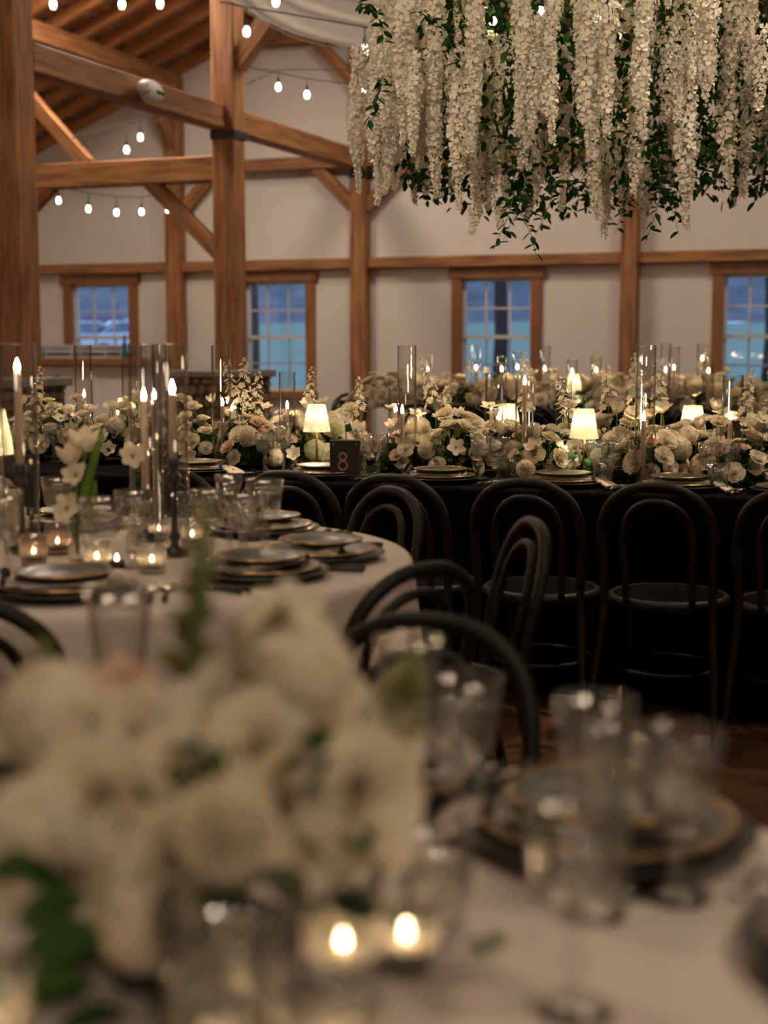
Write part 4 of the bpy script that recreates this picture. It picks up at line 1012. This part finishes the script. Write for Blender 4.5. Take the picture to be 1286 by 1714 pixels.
for px, py, kd, s, lab in ((14, 978, 'wine', 1.0, 'at the left picture edge on the round table'), (172, 972, 'goblet', 1.12, 'before the long blade leaf'), (227, 950, 'goblet', 1.1, 'right of the black tealight'),
                           (98, 900, 'goblet', 1.0, 'behind the smoky votive'), (352, 938, 'goblet', 1.05, 'right of the turned candlestick'), (384, 925, 'wine', .95, 'left of the rear plate stack'),
                           (408, 948, 'goblet', 1.05, 'nearest the front right plates'), (444, 924, 'goblet', 1.12, 'standing alone before the rear plates'), (318, 880, 'tumbler', 1.0, 'beyond the turned candlestick'), (418, 905, 'tumbler', .9, 'beside the rear plate stack')):
    p = onB(px, py); glass(kd, p.x, p.y, p.z, GN[kd] + ' ' + lab, s)
lamp(onB(-30, 880) + Vector((0, .12, 0)), 'lit pleated lamp at the left edge behind the first cylinder', 1.2)
arrangement(onB(-40, 900), .12, .12, .14, 20, 77, 'low white flowers at the left edge of the round table', MIX_W, (), 90, bowl=False)

# ---- long table: candles, lamps, sign, glasses, settings
H1, H2 = 1.279, 1.165
for px, w, top, ct, r, lab, off in ((681, .40, H1, 1.012, .038, 'right of the number sign', (-.018, -.01)), (662, .72, 1.10, 1.0, .030, 'low one left of the sign-side cylinder', (0, 0)),
        (827, .74, H2, .995, .038, 'before the middle lamp', (-.01, 0)), (878, .36, H2, 1.13, .036, 'at the middle of the long table', (0, 0)), (1080, .30, H1, 1.005, .037, 'at the right of the long table', (-.004, 0)),
        (1226, .62, H2, .995, .040, 'near the right edge of the long table', (-.008, 0)), (371, .50, H1, 1.025, .041, 'before the stone pier', (.004, 0)), (481, .66, H2, 1.01, .036, 'left of the pleated lamp', (0, 0)),
        (141, .72, H1, 1.045, .041, 'left of the tall paired candles', (.002, 0)), (944, .98, 1.13, .985, .033, 'behind the middle pleated lamp', (.01, 0)), (218, .8, 1.2, 1.02, .036, 'behind the blade leaf', (0, 0)), (700, .85, .98, .95, .03, 'small one behind the sign-side cylinder', (0, 0))):
    p = t8px(px, w); p.z += .001; candle_in_glass(p, top, r, ct, lab, .0095, off=off)
for px, w, lab in ((530, .44, 'small lamp with lit pleated shade left of the number sign'), (850, .80, 'lit lamp half hidden by flowers behind the middle candle'), (978, .40, 'lit pleated lamp in the middle of the long table'),
                   (1160, .86, 'lit lamp behind flowers right of the tall right candle'), (212, .85, 'lit lamp among the flowers behind the blade leaf')):
    p = t8px(px, w); lamp(p + Vector((0, 0, .001)), lab, 1.0)
# the number sign
p = t8px(578, .16); t = thing('table_number_sign', 'dark wooden block with a wire number 8 and tulips behind', 'sign', (p.x, p.y, TZ + .001), -.05)
mb = MB(); mb.box((0, 0, .077), (.118, .045, .154), bevel=.003); link('wood_block', mb.mesh('wood_block', 'sign_wood', False), parent=t)
mb = MB()
for cz, rr, sz_ in ((.050, .0185, 1.05), (.0845, .0155, 1.0)):
    for inner in (0, .0045): mb.tube([((rr - inner) * math.cos(k * PI / 14), -.0255, cz + (rr - inner) * sz_ * math.sin(k * PI / 14)) for k in range(28)], .0012, 6, closed=True)
M['wire'] = mat('wire', (.75, .62, .48), .35, .6)
link('number_eight', mb.mesh('number_eight', 'wire'), parent=t, loc=(-.008, 0, .006))
sm = MB(); sm.ball((0, 0, 0), .0035, 8, 6); sme = sm.mesh('screw', 'silver')
for x, z in ((-.045, .138), (.045, .138), (-.045, .014), (.045, .014)): link('screw', sme, parent=t, loc=(x, -.0235, z))
M['pale_stem'] = mat('pale_stem', (.42, .46, .24), .6)
p = t8px(582, .26); b = bud_vase(Vector((p.x, p.y, TZ + .001)), 'two white parrot tulips standing behind the number sign', [('open', -.010, -.0, .215, .85, (0, -.5, .7)), ('tulip', .038, -.0, .175, 1.1, (.1, -.3, 1))], vr=.02, vh=.09)
SET8 = [(330, 'left of the lamp beside the stone pier'), (540, 'in front of the lamp by the number sign'), (738, 'first place right of the number sign'), (945, 'at the middle of the long table'), (1140, 'right of the tall right candle'), (1335, 'at the right picture edge')]
for px, who in SET8:
    p = t8px(px, .20); setting_at(p.x, p.y, -YAW, who, True, PI if px in (540, 738) else 0)
for px, who in ((440, 'across the table left of the lamp'), (640, 'across the table behind the number sign'), (1010, 'across the table behind the middle lamp')):
    p = t8px(px, 1.0); setting_at(p.x, p.y, PI - YAW, who, False)
for px, w, kd, lab in ((443, .36, 'goblet', 'left of the short cylinder on the long table'), (474, .32, 'wine', 'in front of the short cylinder'), (610, .34, 'goblet', 'right beside the number sign'), (634, .40, 'goblet', 'second from the number sign'),
                       (648, .50, 'tumbler', 'behind the goblets beside the sign'), (806, .36, 'goblet', 'first of the pair before the middle candles'), (836, .34, 'goblet', 'second of the pair before the middle candles'), (858, .30, 'tumbler', 'at the foot of the middle candle'),
                       (1000, .34, 'goblet', 'left of the tall right candle'), (1025, .40, 'goblet', 'between middle lamp and tall right candle'), (1012, .26, 'tumbler', 'in front of the goblets left of the right candle'), (1108, .62, 'wine', 'behind the cream peonies'),
                       (1190, .30, 'goblet', 'right of the cream peonies'), (1222, .34, 'goblet', 'below the short right-hand cylinder'), (1206, .20, 'tumbler', 'before the goblet pair near the right edge'), (715, .78, 'goblet', 'across the table behind the blush roses'),
                       (930, .85, 'goblet', 'across the table left of the middle lamp'), (88, .5, 'goblet', 'among flowers behind the first cylinder')):
    p = t8px(px, w); glass(kd, p.x, p.y, TZ + .001, GN[kd] + ' ' + lab, 1.0)

# ---- farther table
for px, w, top, ct, lab in ((716, .35, 1.20, 1.075, 'behind the sign-side tall cylinder'), (797, .6, 1.285, 1.09, 'left of the third window sill'), (840, .4, 1.19, 1.08, 'under the third window'), (912, .5, 1.28, 1.085, 'right of the third window'),
                            (958, .7, 1.17, 1.06, 'behind its middle lamp'), (998, .4, 1.20, 1.08, 'left of the wall post'), (1114, .6, 1.30, 1.08, 'right of the wall post'), (1128, .35, 1.27, 1.10, 'beside the pair at the wall post'),
                            (1175, .55, 1.29, 1.17, 'tallest, by the fourth window'), (1186, .3, 1.20, 1.08, 'below the tallest candle'), (866, .8, 1.23, 1.09, 'right jamb of the third window')):
    p = tcpx(px, w); p.z += .001; candle_in_glass(p, top, .042, ct, 'on the farther table, ' + lab, .011)
for px, w, lab in ((657, .6, 'small lit lamp at the left end of the farther table'), (961, .35, 'small lit lamp in the middle of the farther table'), (1157, .4, 'small lit lamp at the right of the farther table')):
    p = tcpx(px, w); lamp(p + Vector((0, 0, .001)), lab, 1.08)

# ---- foreground table
def onA(px, py): return on_z(px, py, TZ) + Vector((0, 0, .001))
setting_at(.235, 1.455, PI - math.radians(40), 'at the far right of the foreground table', True, .5)
setting_at(.455, 1.13, PI / 2 + .15, 'at the right edge of the foreground table', True, 0)
setting_at(-.03, 1.63, PI - math.radians(16), 'before the nearest chair on the foreground table', True, .4)
setting_at(-.62, 1.58, PI + math.radians(25), 'at the far left of the foreground table', True, 0)
for px, py, kd, s, lab in ((768, 1402, 'goblet', 1.05, 'before the nearest chair on the foreground table'), (682, 1385, 'wine', 1.0, 'just right of the blurred flowers'), (990, 1530, 'wine', .97, 'the tallest and nearest on the foreground table'),
                           (1040, 1490, 'goblet', .95, 'behind the tallest foreground glass'), (1130, 1500, 'goblet', .97, 'rightmost on the foreground table'), (392, 1790, 'tumbler', 1.35, 'in front of the blurred centrepiece'),
                           (725, 1570, 'tumbler', .9, 'in the middle of the foreground table'), (205, 1290, 'wine', 1.1, 'behind the blurred flowers at left'), (960, 1690, 'goblet', .95, 'at the bottom right of the foreground table')):
    p = onA(px, py); glass(kd, p.x, p.y, p.z, GN[kd] + ' ' + lab, s)
votive(onA(575, 1640), .033, .10, 0, 'tall ribbed votive glowing right of the centrepiece', 20)
votive(onA(680, 1625), .026, .05, 0, 'small glass votive in the foreground right of the tall one', 16)
votive(onA(560, 1830), .034, .075, 0, 'round glass votive at the bottom of the picture', 18)
votive(onA(370, 1830), .034, .06, 0, 'ribbed glass votive at the bottom below the flowers', 18)
votive(onA(-25, 1760), .034, .065, 0, 'glass votive at the bottom left corner', 18)
votive(onA(215, 1350), .028, .06, 0, 'small glass votive behind the foreground flowers', 16)
c = onA(250, 1640)
def F(px, py, d=0.0):
    """offset inside the centrepiece from a pixel, at the vase's distance plus d"""
    q = at_y(px, py, c.y + d); return q - c
t = thing('flower_arrangement', 'large blurred white centrepiece of dahlias and roses in the foreground', 'flowers', c); st = MB(); rnd = random.Random(42)
mb = MB(); mb.lathe([(0, 0), (.03, 0), (.032, .006), (.055, .05), (.058, .072), (.05, .07), (0, .05)], 28); link('vase', mb.mesh('centrepiece_bowl', 'bowl'), parent=t)
BLM = [('dahlia', 380, 1388, -.08, 1.02), ('peony', 590, 1330, .0, 1.15), ('hyd', 500, 1135, .08, .95), ('hyd', 90, 1200, .05, .9), ('hyd', 60, 1390, -.02, .85), ('hyd', 440, 1070, .12, .6), ('rose', 430, 1250, .03, 1.2), ('rose_i', 520, 1260, .05, 1.1),
       ('rose', 170, 1330, -.03, 1.3), ('rose', 230, 1240, .05, 1.2), ('peony', 290, 1440, -.04, 1.0), ('hyd', 240, 1540, -.06, .75), ('rose', 110, 1290, .04, 1.3), ('open', 350, 1200, .08, 1.2), ('rose_i', 470, 1350, .0, 1.1),
       ('hyd', 200, 1400, -.03, .7), ('rose', 30, 1300, .03, 1.2), ('open', 640, 1240, .06, 1.0), ('hyd', 560, 1200, .09, .75), ('rose', 300, 1300, .02, 1.1), ('dahlia_i', 10, 1370, .0, 1.0), ('peony', 130, 1460, -.04, 1.0), ('hyd', 390, 1150, .11, .6),
       ('rose', 520, 1420, -.02, .9), ('rose_b', 200, 1180, .1, 1.0), ('open', 480, 1040, .13, 1.0), ('rose', 620, 1400, .02, .9), ('hyd', 600, 1290, .04, .7), ('orchid', 40, 1460, -.02, 1.1)]
for key, px, py, d, s in BLM:
    q = F(px, py, d); nm, me = rnd.choice(LIB[key]); nr = Vector((q.x * 2.5, -.55 + d * 3, q.z * 2.5 - .1)).normalized() + Vector((0, -.5, 0))
    if key == 'spray': nr = Vector((q.x, 0, 1))
    link(nm, me, parent=t, mw=orient(q, nr, rnd.uniform(0, 6), s)); st.tube([(0, 0, .04), (q.x * .5, q.y * .5, q.z * .7), tuple(q)], .0022, 5)
for k, (p0, p1, d) in enumerate([((300, 1270), (338, 900), .10), ((90, 1240), (68, 1075), .08), ((430, 1200), (475, 1010), .08), ((640, 1260), (700, 1100), .07), ((310, 1180), (350, 830), .12)]):
    a_, b_ = F(*p0, d), F(*p1, d); s_ = MB(); rn = random.Random(k); s_.tube([tuple(a_), tuple(a_.lerp(b_, .5) + Vector((.006, 0, 0))), tuple(b_)], [.006, .005, .002], 6)
    for i in range(34):
        f = i / 34; q = a_.lerp(b_, .12 + .88 * f); az = i * 2.4; e = .034 * (1.1 - .75 * f)
        X = Matrix.Translation(q) @ Matrix.Rotation(az, 4, 'Z') @ Matrix.Rotation(-rn.uniform(.2, 1.0), 4, 'Y'); leaf_mb(s_, X, e * 1.1, e * .75, 1)
    link('bud_spike', s_.mesh('bud_spike', ['stem', 'leaf_pale']), parent=t); st.tube([(0, 0, .04), tuple(a_ * .6), tuple(a_)], .0028, 5)
link('stems', st.mesh('centre_stems', 'stem'), parent=t)
lf = MB()
for i in range(210):
    q = F(rnd.uniform(20, 640), rnd.uniform(1250, 1560), rnd.uniform(-.03, .10)); X = Matrix.Translation(q) @ Matrix.Rotation(rnd.uniform(0, 6.3), 4, 'Z') @ Matrix.Rotation(rnd.uniform(-1, .8), 4, 'Y') @ Matrix.Rotation(rnd.uniform(-1, 1), 4, 'X')
    l = rnd.uniform(.025, .055); leaf_mb(lf, X, l, l * .6, rnd.randrange(2))
for px, py, L_, az in ((70, 1640, .075, 3.4), (160, 1640, .07, 3.0), (200, 1560, .07, 3.4), (260, 1670, .06, 0), (150, 1500, .06, 3.2), (80, 1440, .05, 3.0), (120, 1470, .05, 2.6), (185, 1590, .06, 2.8), (215, 1690, .06, 3.3), (320, 1500, .04, .5), (440, 1470, .04, .2), (350, 1275, .035, 1.2), (250, 1330, .035, 2), (150, 1540, .06, 3.6), (780, 1580, .02, 0), (815, 1572, .02, .5), (230, 1620, .07, 1.0)):
    q = F(px, py, -.08); leaf_mb(lf, Matrix.Translation(q) @ Matrix.Rotation(az, 4, 'Z') @ Matrix.Rotation(.3, 4, 'Y') @ Matrix.Rotation(1.1, 4, 'X'), L_, L_ * .65, 0)
o = link('foliage', lf.mesh('centre_foliage', ['leaf', 'leaf_dark'], False), parent=t); o['kind'] = 'stuff'

# ------------------------------------------------------------------ hanging flower cloud
CC = Vector((1.22, 7.35, 0)); t = thing('hanging_flower_cloud', 'huge hanging cloud of white wisteria and greenery over the long table', 'hanging flowers', (CC.x, CC.y, 3.2))
CZ = 3.2; rnd = random.Random(17)
def wist(seed, L_, R=.046):
    r_ = random.Random(seed); mb = MB(); n = int(L_ * 210); sway = r_.uniform(-.03, .03)
    mb.tube([(0, 0, 0), (sway, 0, -L_ * .5), (0, sway, -L_)], [.003, .002, .001], 4, mi=1)
    for i in range(n):
        f = i / n; z = -L_ * f; a = i * 2.4 + r_.uniform(-.3, .3); env = R * (.75 + .25 * math.sin(f * 9 + seed)) * (1 if f < .55 else max(.18, 1 - (f - .55) / .45 * .85))
        rr = env * r_.uniform(.35, 1.1); b = .018 * r_.uniform(.75, 1.2) * (1 if f < .8 else .65)
        c = Vector((rr * math.cos(a) + sway * math.sin(PI * f), rr * math.sin(a), z)); X = Matrix.Translation(c) @ Matrix.Rotation(a, 4, 'Z') @ Matrix.Rotation(r_.uniform(.7, 2.0), 4, 'Y') @ Matrix.Rotation(r_.uniform(0, 3), 4, 'Z')
        for q in range(3):
            Y = X @ Matrix.Rotation(q * 2.1, 4, 'Z'); mb.add([(0, 0, 0), (b * .8, -b * .8, b * .5), (b * 1.5, -b * .2, b * .25), (b * 1.0, b * .75, b * .5)], [(0, 1, 2, 3)], 0, Y)
    return mb.mesh('wisteria_strand', ['wisteria', 'stem'])
WM = [(L_, wist(s, L_)) for s, L_ in enumerate((.45, .55, .62, .7, .8, .5, .9, .38))]
def bottom(x, y):
    """underside height of the cloud above a point"""
    r = math.hypot(x, y); return 1.91 + .25 * (r / 1.2) ** 2 + .10 * math.sin(3 * x + 1) * math.cos(2.5 * y)
cnt = 0
for ring, (R0, n) in enumerate(((1.27, 58), (1.08, 36), (.85, 24), (.55, 12), (.2, 5))):
    for k in range(n):
        a = 2 * PI * k / n + rnd.uniform(-.12, .12)
        # the front half is what the picture shows
        if math.sin(a) > (.25, .25, .4, 2, 2)[ring] and k % 4: continue
        R_ = R0 + rnd.uniform(-.08, .08); x, y = R_ * math.cos(a), R_ * math.sin(a) * .95; L_, me = rnd.choice(WM)
        if cnt >= 80: break
        z = bottom(x, y) + rnd.choice((rnd.uniform(-.20, .05), rnd.uniform(-.1, .32))) + L_; link('wisteria_strand', me, parent=t, mw=Matrix.Translation((x, y, z - CZ)) @ Matrix.Rotation(rnd.uniform(0, 6), 4, 'Z') @ Matrix.Scale(rnd.uniform(.85, 1.15), 4)); cnt += 1
for k, (px, py, Y) in enumerate(((790, 392, 6.75), (768, 352, 6.5), (732, 330, 6.7), (700, 285, 6.9), (818, 350, 6.9), (1012, 396, 6.7), (1078, 388, 7.0), (995, 352, 6.5), (1046, 362, 7.2), (1150, 342, 6.6), (1243, 332, 6.5), (1272, 296, 6.8), (940, 352, 6.6), (898, 336, 6.9), (655, 205, 7.0), (690, 262, 6.6))):
    p_ = at_y(px, py, Y) - Vector(t.location); L_, me = WM[(k * 3) % len(WM)]; s_ = .9 + .1 * (k % 3)
    link('wisteria_strand', me, parent=t, mw=Matrix.Translation((p_.x, p_.y, p_.z + L_ * s_)) @ Matrix.Rotation(k * 1.3, 4, 'Z') @ Matrix.Scale(s_, 4))
def upper(n):
    """short clusters that clothe the upper side, one mesh"""
    mb = MB()
    src = wist_mb
    for i in range(n):
        a = rnd.uniform(PI * .95, PI * 2.05); R_ = rnd.uniform(1.0, 1.32); z = rnd.uniform(2.6, 3.5)
        mb.merge(src[i % 3], Matrix.Translation((R_ * math.cos(a), R_ * math.sin(a) * .95, z - CZ)) @ Matrix.Rotation(rnd.uniform(0, 6), 4, 'Z') @ Matrix.Scale(rnd.uniform(.8, 1.2), 4))
    return mb
class _S: pass
def wist_raw(seed, L_):
    r_ = random.Random(seed); mb = MB(); n = int(L_ * 170)
    for i in range(n):
        f = i / n; a = i * 2.4; rr = .038 * (1.1 - .8 * f) * r_.uniform(.5, 1); b = .0125 * r_.uniform(.7, 1.2)
        X = Matrix.Translation((rr * math.cos(a), rr * math.sin(a), -L_ * f)) @ Matrix.Rotation(a, 4, 'Z') @ Matrix.Rotation(r_.uniform(.7, 2), 4, 'Y')
        for q in range(3): mb.add([(0, 0, 0), (b * .8, -b * .8, b * .5), (b * 1.5, -b * .2, b * .25), (b, b * .75, b * .5)], [(0, 1, 2, 3)], 0, X @ Matrix.Rotation(q * 2.1, 4, 'Z'))
    return mb
wist_mb = [wist_raw(s, .3 + .06 * s) for s in range(3)]
o = link('blossom_clusters', upper(90).mesh('blossom_clusters', ['wisteria']), parent=t); o['kind'] = 'stuff'
lf = MB()
for i in range(9500):
    a = rnd.uniform(0, 2 * PI); q = rnd.random(); R_ = 1.15 * math.sqrt(rnd.uniform(.0, 1)) if q < .55 else rnd.uniform(.85, 1.15)
    x, y = R_ * math.cos(a), R_ * math.sin(a) * .95; z = bottom(x, y) + (rnd.uniform(.02, 1.3) if q < .55 else rnd.uniform(.05, 1.3)); l = rnd.uniform(.04, .07)
    X = Matrix.Translation((x, y, z - CZ)) @ Matrix.Rotation(rnd.uniform(0, 6.3), 4, 'Z') @ Matrix.Rotation(rnd.uniform(-.3, 1.4), 4, 'Y') @ Matrix.Rotation(rnd.uniform(-1, 1), 4, 'X'); leaf_mb(lf, X, l, l * .5, 0 if i % 3 else 1)
o = link('greenery', lf.mesh('greenery', ['leaf_dark', 'leaf'], False), parent=t); o['kind'] = 'stuff'
# trailing ruscus sprigs below the cloud and at its left edge
for k, (px, py, L_, dz) in enumerate(((835, 330, .32, -.5), (880, 300, .30, -.9), (930, 300, .28, .3), (1075, 300, .30, -.4), (1105, 300, .3, .4), (1050, 290, .28, -.2), (600, 4, .22, -.3), (640, 130, .25, -.4), (860, 320, .3, .6), (700, 20, .3, .2))):
    p_ = at_y(px, py, 6.5) - Vector(t.location); s_ = MB(); dirn = Vector((.45 * math.cos(k * 2.1), -.15, dz if k < 0 else -.75 + .2 * math.sin(k))).normalized()
    pts = [p_ + dirn * (L_ * f) + Vector((.03 * math.sin(f * 3), 0, .04 * math.sin(f * PI))) for f in (0, .25, .5, .75, 1)]; s_.tube(pts, [.003, .0025, .002, .0015, .001], 5, mi=1)
    for i in range(20):
        f = i / 20; q = pts[0].lerp(pts[-1], f) + Vector((.03 * math.sin(f * 3), 0, .04 * math.sin(f * PI)))
        leaf_mb(s_, Matrix.Translation(q) @ Matrix.Rotation(k + i * 2.0, 4, 'Z') @ Matrix.Rotation(rnd.uniform(-.2, .9), 4, 'Y') @ Matrix.Rotation(rnd.uniform(-1, 1), 4, 'X'), .055, .026)
    link('trailing_sprig', s_.mesh('trailing_sprig', ['leaf_dark', 'stem']), parent=t)
mb = MB(); mb.tube([(0, 0, 0), (0, 0, 3.4)], .006, 6)
for k in range(4):
    a = k * PI / 2 + .5; mb.tube([(1.0 * math.cos(a), 1.0 * math.sin(a), .1), (0, 0, 1.3)], .004, 5)
mb.tube([(1.05 * math.cos(k * PI / 16), 1.05 * math.sin(k * PI / 16), .1) for k in range(32)], .02, 6, closed=True)
link('hanging_frame', mb.mesh('hanging_frame', 'bracket'), parent=t)
# bulbs woven into the cloud
fb = MB(); fb.ball((0, 0, 0), .02, 10, 8); fbm = fb.mesh('woven_bulb', M['lampbulb_soft'] if 'lampbulb_soft' in M else emit_mat('cloud_bulb', (1.0, .82, .5), 110.0))
for px, py, Y in ((825, 35, 6.95), (1035, 62, 6.9), (905, 18, 7.0), (1000, 30, 7.0)): link('woven_bulb', fbm, parent=t, loc=at_y(px, py, Y) - Vector(t.location))
